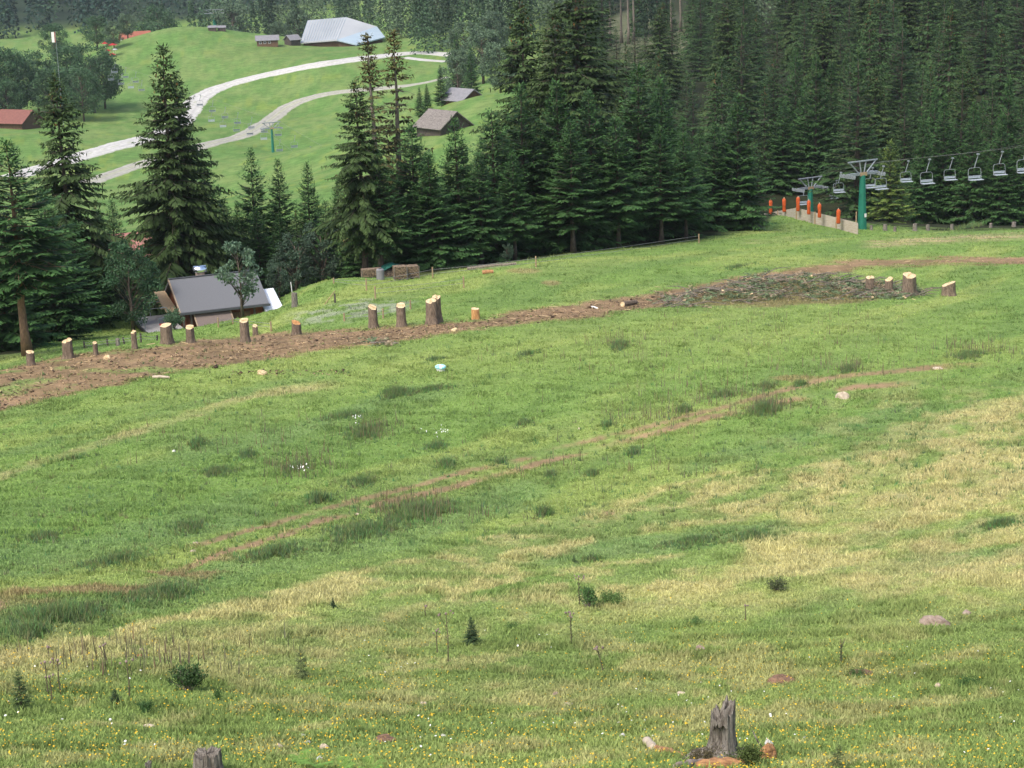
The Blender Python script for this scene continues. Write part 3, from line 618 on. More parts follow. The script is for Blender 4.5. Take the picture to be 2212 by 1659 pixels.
for i in range(150):
    if i < 70: px = r2.uniform(300, 1120); D = r2.uniform(700, 800) if px < 860 else r2.uniform(600, 720); hh = r2.uniform(20, 28)
    elif i < 105: px = r2.uniform(900, 1330); D = r2.uniform(560, 650); hh = r2.uniform(18, 25)
    else: px = r2.uniform(1280, 2330); D = r2.uniform(440, 560); hh = r2.uniform(17, 24)
    if px < 540 and D < 760: D += 60
    if 1300 < px < 1490 and D < 500: continue
    q = at(px, 60, D); con = r2.random() < .7
    cl = np.array((.045, .085, .042))*r2.uniform(.6, 1.4) if con else np.array((.085, .130, .070))*r2.uniform(.7, 1.2)
    lowtree(T, r2, q[0], q[1], float(Hs(q[0], q[1]))-1, hh, con, cl, r2.uniform(2.6, 3.8) if con else r2.uniform(3.8, 5.2), 620, .95)
tag(npmesh('mixed_wood', np.array(T.q), np.arange(len(T.q)).reshape(-1, 4), M['needle'], None, np.array(T.c)), 'mixed dark wood on the slopes behind the hall and high on the hillside', 'wood', kind='stuff')
T = TB(); fr_r = np.random.default_rng(3)
for i in range(430):
    az = fr_r.uniform(-19, 7); D = fr_r.uniform(915, 1230); x = D*math.sin(math.radians(az)); y = D*math.cos(math.radians(az)); z = float(Hs(x, y))-1
    hh = fr_r.uniform(20, 31); con = fr_r.random() < .6; cl = np.array((.022, .050, .036))*fr_r.uniform(.7, 1.5) if con else np.array((.040, .080, .040))*fr_r.uniform(.7, 1.3); R = fr_r.uniform(3, 4.5) if con else fr_r.uniform(5, 7)
    for k in range(130):
        t = fr_r.random()**.8*.96; a_ = fr_r.uniform(0, 6.28); rad = R*((1-t) if con else math.sin(PI*min(t*.85+.12, 1))**.6)*fr_r.uniform(.5, 1.05)
        p = np.array([x+rad*math.cos(a_), y+rad*math.sin(a_), z+hh*(.06+t*.9)]); d = unit(np.array([math.cos(a_), math.sin(a_), -.6])+fr_r.normal(0, .3, 3))
        T.kite(p, d, fr_r.uniform(1.4, 2.4), .65, unit(np.cross(d, fr_r.normal(0, 1, 3))), cl*fr_r.uniform(.8, 1.25))
tag(npmesh('distant_wood', np.array(T.q), np.arange(len(T.q)).reshape(-1, 4), M['needle'], None, np.array(T.c)), 'dark bluish wood covering the far side of the valley', 'wood', kind='stuff')
for o in PARK:
    for ch in list(o.children): bpy.data.objects.remove(ch)
    bpy.data.objects.remove(o)
# ------------------------------------------------------------------ roads in the valley
def road(name, pts, wd, mt, label, lift=.12):
    X = []; Y = []
    for (a, b), (c, d) in zip(pts[:-1], pts[1:]):
        n = 8; X += [a+(c-a)*i/n for i in range(n)]; Y += [b+(d-b)*i/n for i in range(n)]
    X.append(pts[-1][0]); Y.append(pts[-1][1]); Q = ground(X, Y)
    k = np.array([.06, .24, .4, .24, .06]); Qp = np.vstack([Q[:1]]*2+[Q]+[Q[-1:]]*2)
    for _ in range(3): Q = np.stack([np.convolve(Qp[:, j], k, 'valid') for j in range(3)], 1); Qp = np.vstack([Q[:1]]*2+[Q]+[Q[-1:]]*2)
    t = np.gradient(Q[:, :2], axis=0); t /= np.linalg.norm(t, axis=1)[:, None]; nn = np.stack([-t[:, 1], t[:, 0]], 1); V = []; F = []; m = 11; RC = []; tr_ = name == 'farm_track'; bc = np.array((.34, .33, .28) if tr_ else (.47, .46, .43)); rnr = random.Random(len(pts))
    for i in range(len(Q)):
        for j in range(m):
            u = (j/(m-1)-.5)*wd*(1 if 0 < j < m-1 else 1+.06*math.sin(i*2.7+j)+.06*math.sin(i*.9)); x = Q[i, 0]+nn[i, 0]*u; y = Q[i, 1]+nn[i, 1]*u; V.append((x, y, float(H(x, y))+lift*(0 if j in (0, m-1) else 1))); e_ = rnr.random(); RC.append(bc*.5+np.array((.16, .22, .07))*.5 if j in (0, m-1) else (bc*.62+np.array((.09, .11, .03)) if (j == 5 and (tr_ or e_ < .3)) else bc*(.86 if j in (3, 7) else 1)*(.92+.16*e_)))
    for i in range(len(Q)-1):
        for j in range(m-1): F.append((i*m+j, (i+1)*m+j, (i+1)*m+j+1, i*m+j+1))
    tag(npmesh(name, V, F, M['roadcol'], col=np.array(RC), smooth=True), label, 'road', kind='structure')
road('road', [(20, 385), (80, 366), (130, 352), (215, 326), (290, 306), (345, 291), (385, 268), (407, 243), (418, 225), (436, 207), (475, 188), (553, 166), (650, 146), (770, 128), (850, 118), (890, 114), (930, 115), (985, 119)], 6.2, M['road'], 'pale gravel road curving over the valley pasture')
road('road', [(870, 124), (915, 130), (975, 134)], 4.2, M['road'], 'short pale gravel branch of the upper road')
road('farm_track', [(180, 398), (235, 379), (300, 356), (345, 343), (460, 309), (520, 296), (553, 279), (585, 258), (620, 231), (655, 216), (700, 204), (740, 198), (800, 193), (870, 187), (920, 179), (975, 166)], 5.0, M['track'], 'greyer gravel track looping below the pale road')
# ------------------------------------------------------------------ buildings
def house(name, label, cat, p, rz, L, W, Hw, rise, roofm, wallm, over=.5, windows=(), down=3, chim=False, group=None):
    o = emp(name, p, rz, label, cat, group)
    m = MB(); m.add([(-L/2, -W/2, -down), (L/2, -W/2, -down), (L/2, W/2, -down), (-L/2, W/2, -down), (-L/2, -W/2, Hw), (L/2, -W/2, Hw), (L/2, W/2, Hw), (-L/2, W/2, Hw), (-L/2, 0, Hw+rise), (L/2, 0, Hw+rise)],
        [(0, 1, 5, 4), (2, 3, 7, 6), (1, 2, 6, 9, 5), (3, 0, 4, 8, 7), (0, 3, 2, 1), (4, 5, 9, 8), (6, 7, 8, 9)]).build('wall', wallm, o)
    s_ = rise/(W/2); ye = W/2+over; ze = Hw-over*s_+.08; zr = Hw+rise+.08; X = L/2+over
    r_ = MB().slab([(-X, -ye, ze), (X, -ye, ze), (X, 0, zr), (-X, 0, zr)], .14).slab([(X, ye, ze), (-X, ye, ze), (-X, 0, zr), (X, 0, zr)], .14).build('roof', roofm, o)
    if chim: MB().box(L*.15, L*.15+.5, .3, .8, Hw+rise*.4, Hw+rise+.8).build('chimney', M['rock'], r_)
    for (side, u, z, ww, hh) in windows:
        if side == 'f': MB().box(u-ww/2, u+ww/2, -W/2-.06, -W/2+.02, z, z+hh).build('window', M['white'], o); MB().box(u-ww/2+.08, u+ww/2-.08, -W/2-.09, -W/2-.06, z+.08, z+hh-.08).build('pane', M['fascia'], o.children[-1] if False else o)
    return o
g = g1(40, 276); house('barn', 'brown barn with red tiled roof at the left edge of the valley', 'barn', (g.x, g.y, g.z), math.radians(-28), 8.2, 6.6, 2.0, 2.3, M['redroof'], M['brownwall'], .9, down=2)
g, _ = foot(262, 480, 215); house('house', 'house with faded red roof hidden behind the spruces on the left', 'house', (g.x, g.y, at(258, 482, 215)[2]-5.0), math.radians(15), 5, 5, 2, 1.8, M['pinkroof'], M['brownwall'], .6, down=4)
g = g1(960, 296); q = at(958, 272, 322); house('hut', 'timber hut with grey shingle roof behind the edge row of spruces', 'hut', (q[0], q[1], q[2]-1.3), math.radians(-52), 6.8, 6.2, 1.6, 2.3, M['shingle'], M['darkwall'], .6, down=5)
q = at(1000, 214, 352); house('hut', 'smaller brown hut with smooth grey roof behind the shingled hut', 'hut', (q[0], q[1], q[2]-1.2), math.radians(-50), 5.8, 5.2, 1.4, 1.7, M['greyroof'], M['brownwall'], .5, down=4)
q = g1(578, 99); house('hut', 'low timber hut with row of small windows left of the hall', 'hut', tuple(q), math.radians(8), 6.4, 4.4, 2.0, 1.2, M['greyroof'], M['brownwall'], .5, [('f', -2.2, .8, .8, .8), ('f', -.8, .8, .8, .8), ('f', .6, .8, .8, .8)])
q = g1(632, 97); house('hut', 'small dark hut squeezed between the windowed hut and the hall', 'hut', tuple(q), math.radians(40), 3.6, 3.6, 1.8, 1.3, M['greyroof'], M['darkwall'], .4)
for (px, lb) in [(459, 'left one of two small grey roofed shelters on the knoll top'), (479, 'right one of two small grey roofed shelters on the knoll top')]:
    q = g1(px, 66); o = house('shelter', lb, 'shelter', tuple(q), math.radians(6), 2.5, 2.2, 1.0, .55, M['greyroof'], M['darkwall'], .2, down=1, group='small shelters on the knoll')
q = at(292, 72, 668); house('house', 'house with large orange roof behind the shoulder of the knoll', 'house', (q[0], q[1], q[2]-3.5), math.radians(20), 9, 8, 1.5, 2.6, M['orangeroof'], M['white'], .7, down=12)
# hall with pale sheet roof
hc = dict(A=(649, 92, 612), B=(728, 86, 610), Cc=(770, 96, 606), Dd=(832, 80, 620), E=(814, 57, 642), Fp=(748, 37, 652), G=(665, 44, 646))
hp = {k: Vector(at(*v)) for k, v in hc.items()}; base = sum((v for v in hp.values()), Vector())/7; gz_ = float(H(base.x, base.y))
ho = emp('hall', (base.x, base.y, gz_), 0, 'large flat hall with pale blue grey folded roof across the valley', 'hall'); lv = {k: v-Vector((base.x, base.y, gz_)) for k, v in hp.items()}
def plate(m, ks, th=.35):
    t = [lv[k] for k in ks]; n = len(t); b_ = [v-Vector((0, 0, th)) for v in t]
    m.add(t+b_, [tuple(range(n)), tuple(range(2*n-1, n-1, -1))]+[(i, n+i, n+(i+1) % n, (i+1) % n) for i in range(n)])
m = MB(); plate(m, ['A', 'B', 'Fp', 'G']); m.build('roof', M['hallroof'], ho)
lv['E2'] = lv['E']+Vector((0, 0, .02)); m = MB(); plate(m, ['B', 'E', 'Fp']); m.build('roof', M['hallroof'], ho)
m = MB(); plate(m, ['B', 'Cc', 'Dd', 'E']); tag(m.build('roof', M['hallroof2'], ho), 'bluish roof slope at the right end')
for k in range(15):
    t_ = k/14; MB().tube([lv['A'].lerp(lv['B'], t_)+Vector((0, 0, .05)), lv['G'].lerp(lv['Fp'], t_)+Vector((0, 0, .05))], .07, 4).build('roof_seam', M['hallroof2'], ho)
ring = ['A', 'B', 'Cc', 'Dd', 'E', 'G']; m = MB(); cen = Vector((0, 0, 0)); t = [lv[k]*.93+Vector((0, 0, -.45)) for k in ring]; b_ = [Vector((v.x, v.y, -4.0)) for v in t]; n = 6
m.add(t+b_, [(i, (i+1) % n, n+(i+1) % n, n+i) for i in range(n)]); m.build('wall', M['brownwall'], ho)
# red parasols and banner
for i, (px, py, c_, lb) in enumerate([(226, 90, 'red', 'small red parasol highest on the left of the terrace'), (243, 93, 'red', 'largest red parasol in the middle of the terrace'), (248, 103, 'white', 'white parasol between the red ones'), (233, 106, 'red', 'red parasol low on the left of the terrace'), (242, 114, 'red', 'lowest red parasol beside the knoll edge')]):
    q = at(px, py, 605); z = float(H(q[0], q[1])); o = emp('parasol', (q[0], q[1], min(z, q[2]-2)), i, lb, 'parasol', 'parasols on the terrace by the grove'); hh = q[2]-o.location.z; R = [1, 1.6, .9, 1.0, 1.3][i]
    vs = [(0, 0, hh)]+[(R*math.cos(PI*k/4), R*math.sin(PI*k/4), hh-.6) for k in range(8)]+[(0, 0, hh-.25)]; MB().add(vs, [(0, 1+k, 1+(k+1) % 8) for k in range(8)]+[(9, 1+(k+1) % 8, 1+k) for k in range(8)]).build('canopy', M['red' if c_ == 'red' else 'white'], o)
    MB().tube([(0, 0, -1), (0, 0, hh-.3)], .04, 6).build('pole', M['white'], o)
q = at(119, 68, 470); z = float(H(q[0], q[1])); o = emp('banner', (q[0], q[1], z), math.radians(10), 'upright red and white banner on a pole above the grove', 'banner'); hh = q[2]-z
MB().tube([(0, 0, -.5), (0, 0, hh)], .05, 6).build('pole', M['galv'], o); MB().box(-.95, -.3, -.02, .02, hh-2.5, hh-.1).build('white_cloth', M['white'], o); MB().box(-.3, 0, -.02, .02, hh-2.5, hh-.1).build('red_cloth', M['orangeroof'], o)
# ------------------------------------------------------------------ cabin
cy = math.radians(22); EL = Vector(at(391, 676, 127)); ux = Vector((math.cos(cy), math.sin(cy), 0)); uy = Vector((-math.sin(cy), math.cos(cy), 0))
cb = emp('cabin', EL, cy, 'brown timber cabin with plain dark grey roof below the stump row', 'cabin'); Lc = 5.95
MB().slab([(0, 0, 0), (Lc, 0, 0), (Lc, 2.95, 1.75), (0, 2.95, 1.75)], .12).slab([(Lc, 6.0, -.1), (0, 6.0, -.1), (0, 2.95, 1.75), (Lc, 2.95, 1.75)], .12).build('roof', M['cabinroof'], cb)
MB().box(-.06, Lc+.06, -.10, -.003, -.16, -.02).box(-.07, Lc+.07, 2.86, 3.04, 1.755, 1.80).build('fascia', M['fascia'], cb)
MB().slab([(-.08, -.02, .02), (-.003, -.02, .02), (-.003, 2.95, 1.78), (-.08, 2.95, 1.78)], .16).build('verge_board', M['trimwood'], cb)
MB().add([(.35, .45, -4), (Lc-.35, .45, -4), (Lc-.35, 5.4, -4), (.35, 5.4, -4), (.35, .45, .1), (Lc-.35, .45, .1), (Lc-.35, 5.4, .1), (.35, 5.4, .1), (.35, 2.95, 1.58), (Lc-.35, 2.95, 1.58)],
  [(0, 1, 5, 4), (2, 3, 7, 6), (1, 2, 6, 9, 5), (3, 0, 4, 8, 7)]).build('wall', M['redwall'], cb)
MB().slab([(.95, -1.25, -1.35), (3.3, -1.25, -1.35), (3.3, .3, -.2), (.95, .3, -.2)], .06).build('lean_to_cover', M['cabinlow'], cb)
MB().slab([(.86, -1.28, -1.33), (.94, -1.28, -1.33), (.94, .3, -.16), (.86, .3, -.16)], .1).slab([(3.31, -1.28, -1.33), (3.39, -1.28, -1.33), (3.39, .3, -.16), (3.31, .3, -.16)], .1).build('lean_to_frame', M['trimwood'], cb)
for x in (.12, .62, 4.9): MB().box(x, x+.13, .1, .23, -2.2, -.05).build('post', M['postdark'], cb)
MB().box(3.5, 4.7, .38, .44, -1.1, -.45).build('shutter', M['brownwall'], cb)
MB().box(2.0, 2.5, 3.3, 3.8, .8, 2.0).build('chimney', M['rock'], cb)
cw = MB(); n = 12; vs = []; fs = []
for k in range(n+1):
    a = PI*(-.08+1.16*k/n); vs += [(1.83, 3.55-.30*math.cos(a), 2.02+.34*math.sin(a)), (2.67, 3.55-.30*math.cos(a), 2.02+.34*math.sin(a)), (1.83, 3.55-.27*math.cos(a), 2.02+.31*math.sin(a)), (2.67, 3.55-.27*math.cos(a), 2.02+.31*math.sin(a))]
for k in range(n): b0 = k*4; b1 = b0+4; fs += [(b0, b0+1, b1+1, b1), (b0+2, b1+2, b1+3, b0+3), (b0, b1, b1+2, b0+2), (b0+1, b0+3, b1+3, b1+1)]
cw.add(vs, fs).build('chimney_cowl', M['steel'], cb, smooth=True)
MB().slab([(-.75, 1.0, -.02), (.0, 1.0, -.02), (.0, 4.6, .7), (-.75, 4.6, .7)], .08).build('side_canopy', M['post'], cb)
for k in range(5): MB().tube([(-.75, 1.5+.6*k, .12+.1*k), (-1.0, 1.5+.6*k, .10+.1*k)], .03, 4).build('rafter', M['post'], cb)
sh = emp('shed', EL+ux*5.72-Vector((0, 0, .1)), cy, 'small plank shed with white corrugated roof at the cabin right end', 'shed')
n = 18; vs = []; fs = []
for k in range(n+1):
    x = 1.30*k/n-.05; dz = .025*math.sin(k*PI); vs += [(x, -.35, -.62+(.03 if k % 2 else 0)), (x+.0, 2.5, .58+(.03 if k % 2 else 0)), (x, -.35, -.68), (x, 2.5, .52)]
for k in range(n): b0 = k*4; b1 = b0+4; fs += [(b0, b1, b1+1, b0+1), (b0+2, b0+3, b1+3, b1+2), (b0, b0+2, b1+2, b1), (b0+1, b1+1, b1+3, b0+3)]
MB().add(vs, fs+[(0, 1, 3, 2), (n*4, n*4+2, n*4+3, n*4+1)]).build('roof', M['tin'], sh)
MB().add([(.0, -.1, -3), (1.15, -.1, -3), (1.15, 2.3, -3), (0, 2.3, -3), (0, -.1, -.62), (1.15, -.1, -.62), (1.15, 2.3, .40), (0, 2.3, .40)], [(0, 1, 5, 4), (1, 2, 6, 5), (2, 3, 7, 6), (3, 0, 4, 7)]).build('wall', M['trimwood'], sh)
MB().box(.35, 1.0, -.14, -.103, -2.4, -.9).build('door', M['whiteboard'], sh)
# deck
dk = emp('deck', EL+Vector((0, 0, -.95)), cy, 'grey wooden deck with thin metal railing at the cabin left end', 'deck')
m = MB()
for k in range(17): m.box(-2.35+k*.14, -2.35+k*.14+.13, -1.6, 4.7, -.06, 0)
m.build('boards', M['deck'], dk); MB().box(-2.36, .02, -1.66, -1.61, -.22, .01).box(-2.42, -2.37, -1.66, 4.7, -.22, .01).build('edge_beam', M['fascia'], dk)
def rail(m, a, b): m.tube([a, b], .022, 6)
ps = [(-2.3, y, 0) for y in (.6, 1.9, 3.2, 4.6)]+[(x, 4.6, 0) for x in (-1.1, .1)]
for p in ps: MB().box(p[0]-.03, p[0]+.03, p[1]-.03, p[1]+.03, 0, .95).build('railing_post', M['galv'], dk)
m = MB()
for z in (.5, .95): m.tube([(-2.3, .6, z), (-2.3, 4.6, z), (.1, 4.6, z)], .025, 6)
m.build('rail', M['galv'], dk)
for x, y in ((-2.2, -1.4), (-2.2, 2), (-2.2, 4.4)): MB().box(x-.08, x+.08, y-.08, y+.08, -3, -.07).build('support_post', M['postdark'], dk)
rc = emp('garden_chair', EL+ux*(-1.15)+uy*.1+Vector((0, 0, -.95)), cy+.3, 'small red chair beside a curved pole on the cabin deck', 'chair')
MB().tube([(.35, 0, 0), (.38, 0, .9), (.3, 0, 1.35), (0, 0, 1.45), (-.2, 0, 1.38)], .025, 6).build('curved_pole', M['galv'], rc)
MB().box(-.25, .25, -.22, .22, .25, .33).build('seat', M['red'], rc, .02); MB().box(-.25, .25, .2, .26, .33, .72).build('backrest', M['seatdark'], rc, .02); MB().box(-.2, .2, -.15, .15, 0, .25).build('base', M['postdark'], rc)
# ------------------------------------------------------------------ chairlift
def pylon(loc, rz, hc, wb, wt, span, label):
    o = emp('lift_pylon', loc, rz, label, 'lift pylon'); m = MB(); n = 8; vs = []
    for (z, r) in ((-2, wb/2*1.08), (0, wb/2*1.04), (hc, wt/2)): vs += [(r*math.cos(2*PI*(k+.5)/n), r*math.sin(2*PI*(k+.5)/n), z) for k in range(n)]
    m.add(vs, [(i*n+k, i*n+(k+1) % n, (i+1)*n+(k+1) % n, (i+1)*n+k) for i in range(2) for k in range(n)]+[tuple(2*n+k for k in range(n))]); m.build('column', M['greensteel'], o)
    for k in range(14): MB().tube([(wb*.52-(wb-wt)*.5*k/14, -.15, .6+k*hc/15), (wb*.52-(wb-wt)*.5*k/14, .15, .6+k*hc/15)], .02, 4).build('rung', M['galv'], o) if k % 2 == 0 else None
    a = span/2; MB().box(-a, a, -.13, .13, hc+.02, hc+.26).build('cross_arm', M['galv'], o); MB().box(-.42, .42, -.17, -.135, hc-.06, hc+.3).build('centre_plate', M['post'], o)
    m = MB(); t = hc+1.35; m.tube([(-a*.98, 0, t), (a*.98, 0, t)], .09, 6)
    for (b_, c_) in ((-.28, -.9), (-.10, -.22), (.10, .22), (.28, .9)): m.tube([(a*b_, 0, hc+.25), (a*c_, 0, t)], .07, 6)
    m.build('maintenance_frame', M['galv'], o)
    for sg in (-1, 1):
        m = MB().tube([(sg*a, -1.1, hc-.12), (sg*a, 1.1, hc-.12)], .05, 5)
        for k in range(6):
            y = -1+.4*k; vs = [(sg*a+dx, y+.17*math.cos(q*PI/5), hc+.05+.17*math.sin(q*PI/5)) for dx in (-.04, .04) for q in range(10)]
            m.add(vs, [(q, (q+1) % 10, 10+(q+1) % 10, 10+q) for q in range(10)]+[tuple(range(9, -1, -1)), tuple(range(10, 20))])
        m.build('sheave_train', M['galv'], o)
    return o
q = g1(1862, 506); q = at(1862, 503, 189); z = float(H(q[0], q[1])); top = at(1859, 371, 189)[2]
pylon((q[0], q[1], z-.2), math.radians(30), top-z, .92, .56, 3.7, 'nearer green lift pylon at the right end of the padded fence')
q5 = S.objects; pyl = [o for o in S.objects if o.name.startswith('lift_pylon') and o.parent is None][0]; MB().box(-.12, .12, -.50, -.47, 1.4, 1.75).build('sign_plate', M['white'], pyl)
q = at(1750, 470, 236); z = float(H(q[0], q[1])); top = at(1746, 403, 236)[2]
pylon((q[0], q[1], z-.2), math.radians(30), top-z, .92, .56, 3.7, 'farther green lift pylon behind the padded fence')
q = at(592, 360, 415); z = float(H(q[0], q[1])); top = at(590, 275, 415)[2]
pylon((q[0], q[1], z-.2), math.radians(25), top-z, .62, .42, 4.2, 'slender green lift pylon standing in the valley pasture')
q = at(463, 30, 720); z = float(H(q[0], q[1])); top = at(463, 28, 720)[2]
o = pylon((q[0], q[1], z-.2), math.radians(10), max(4, top-z), 1.6, 1.4, 7, 'bluish far lift pylon on the skyline above the knoll')
def chair(dark, name='lift_chair'):
    o = emp(name, (0, 0, 0)); m = MB(); w_ = .62
    m.tube([(-w_, .0, 0), (-w_, .08, .55), (-w_+.03, .10, .85), (-w_+.14, .10, .98), (0, .1, 1.0), (w_-.14, .10, .98), (w_-.03, .10, .85), (w_, .08, .55), (w_, 0, 0), (w_*.98, -.45, 0), (-w_*.98, -.45, 0), (-w_, 0, 0)], .024, 6); m.tube([(-w_, .05, .28), (w_, .05, .28)], .016, 5); m.build('frame', M['galv'], o)
    MB().box(-w_+.02, w_-.02, -.46, .03, -.035, .04).build('seat', M['seatdark' if dark else 'seat'], o, .015)
    MB().box(-w_+.05, w_-.05, .045, .075, .12, .34).build('backrest', M['seatdark' if dark else 'seat'], o, .01)
    MB().tube([(0, .1, 1.0), (.05, .1, 1.25), (.24, .05, 1.9), (.25, 0, 2.1)], [.04, .04, .035, .03], 6).build('hanger', M['galv'], o)
    MB().box(.15, .35, -.1, .1, 2.08, 2.2).build('cable_grip', M['galv'], o); return o
ca, cb_ = chair(False), chair(True)
front = [(1903, 408, 186, 'white seated'), (2002, 396, 177, 'pale'), (2106, 388, 167, 'pale'), (2212, 372, 158, 'large')]
back = [(1812, 415, 197, ''), (1880, 405, 196, ''), (1957, 392, 190, ''), (2052, 388, 181, ''), (2159, 377, 172, '')]
LBF = ['front row chair with bright white seat just right of the nearer pylon', 'front row chair second from the pylon among the double row', 'front row chair third from the pylon, near the right edge', 'largest front row chair cut off by the right edge']
LBB = ['lift chair left of the nearer pylon, over the padded fence end', 'dark lift chair partly hidden behind the nearer pylon head', 'back row chair before the yellow green spruce top', 'back row chair between the second and third front chairs', 'back row chair near the right edge']
G = 'chairs on the near chairlift'
for (px, py, D, _), lb in zip(front, LBF): dup(ca, at(px, py, D), math.radians(18), (1, 1, 1), lb, 'lift chair', G)
for (px, py, D, _), lb in zip(back, LBB): dup(ca, at(px, py, D), math.radians(14+180*0), (.92, 1, .92), lb, 'lift chair', G)
for (px, py, D, lb) in [(1736, 441, 214, 'lift chair hanging low behind the apex of the padded fence'), (1803, 428, 226, 'dim lift chair low behind the right slope of the padded fence')]: dup(cb_ if px > 1790 else ca, at(px, py, D), math.radians(18), (.95,)*3, lb, 'lift chair', G)
far_l = [(248, 157, 0), (240, 173, 0), (271, 168, 1), (262, 182, 0), (293, 178, 1), (283, 190, 2), (306, 196, 0), (432, 228, 1), (459, 241, 1), (457, 262, 2), (486, 255, 1), (482, 274, 2), (513, 267, 1), (511, 283, 0), (543, 277, 1), (540, 291, 0), (571, 286, 1), (570, 301, 2), (601, 293, 1), (604, 326, 0), (636, 318, 1), (636, 353, 0), (669, 342, 1), (702, 370, 0)]
for i, (px, py, k) in enumerate(far_l):
    D = 480-(px-248)*.19
    pos = 'near the grove' if px < 320 else ('by the bend of the pale road' if px < 470 else ('above the lower track' if px < 560 else ('beside the valley pylon' if px < 610 else 'low in front of the spruce tips')))
    up_ = 'upper' if i in (0, 2, 4, 7, 8, 10, 12, 14, 16, 18, 20, 22) else 'lower'
    dup([cb_, cb_, ca][k], at(px, py, D), math.radians(10), (1.12, 1.1, 1.1), f'tiny {["grey", "dark", "white"][k]} seated chair, {up_} row, {pos}', 'lift chair', 'chairs on the valley chairlift')
for o in (ca, cb_):
    for ch in list(o.children): bpy.data.objects.remove(ch)
    bpy.data.objects.remove(o)
def cable(pts, label, r=.008):
    P_ = [Vector(at(*p)) for p in pts]; tag(MB().tube(P_, r, 5).build('lift_cable', M['wire']), label, 'cable', 'haul cables of the lifts')
cable([(1709, 396, 236), (1822, 364, 190), (1906, 349, 186), (2006, 339, 177), (2110, 328, 167), (2300, 300, 150)], 'haul cable carrying the front row of near chairs')
cable([(1785, 388, 236), (1896, 352, 190), (1966, 343, 188), (2061, 334, 181), (2169, 322, 172), (2300, 305, 163)], 'haul cable carrying the back row of near chairs')
cable([(250, 138, 480), (432, 205, 445), (610, 266, 415), (700, 318, 396), (900, 470, 350)], 'faint upper cable over the valley pasture', .015)
cable([(240, 155, 480), (482, 252, 436), (570, 279, 415), (636, 330, 400), (800, 470, 360)], 'faint lower cable over the valley pasture', .015)
# ------------------------------------------------------------------ padded fence at the mound
pf = [(1641, 463, 477, 197), (1680, 456, 471, 195), (1720, 449, 468, 190), (1760, 459, 482, 188), (1806, 470, 496, 187), (1853, 482, 510, 185)]
q0 = at(1720, 460, 190); o = emp('padded_fence', (q0[0], q0[1], q0[2]), 0, 'pale board fence on a mound with six orange padded posts', 'fence'); q0 = Vector(q0)
for (a_, b_) in zip(pf[:-1], pf[1:]):
    A1 = Vector(at(a_[0], a_[1], a_[3]))-q0; B1 = Vector(at(b_[0], b_[1], b_[3]))-q0; hA = Vector((0, 0, -1.6))
    MB().slab([A1+hA, B1+hA, B1, A1], .06).build('board_panel', M['whiteboard'], o)
    if a_[0] == 1806 or True: MB().tube([A1+Vector((0, -.06, .08)), A1+Vector((0, -.06, -2))], .06, 6).build('post', M['post'], o)
for (px, y0, y1, D, kw) in [(1664, 429, 462, 195.5, 1), (1693, 426, 457, 193, 1), (1723, 423, 455, 189.5, 1.05), (1746, 430, 462, 188, 1), (1769, 437, 469, 187, 1), (1810, 449, 482, 186, 1.1)]:
    T0 = Vector(at(px, y0, D))-q0; B0 = Vector(at(px, y1, D))-q0; h_ = T0.z-B0.z; f_ = Vector((0, -.28, 0))
    MB().tube([B0+f_, B0+f_+Vector((0, 0, h_*.1)), B0+f_+Vector((0, 0, h_*.45)), B0+f_+Vector((0, 0, h_*.8)), B0+f_+Vector((0, 0, h_*.95))], [.15*kw, .19*kw, .16*kw, .20*kw, .13*kw], 10).build('padded_post', M['orange'], o, smooth=True)
    MB().tube([B0+f_+Vector((0, 0, h_*.9)), T0+f_], .05, 6).build('post_tip', M['post'], o)
q = at(1849, 478, 188); z = float(H(q[0], q[1])); tag(MB().tube([(q[0], q[1], z-.2), (q[0]+.03, q[1], at(1849, 457, 188)[2])], .06, 6).build('stake', M['post']), 'wooden stake just left of the nearer lift pylon', 'stake')
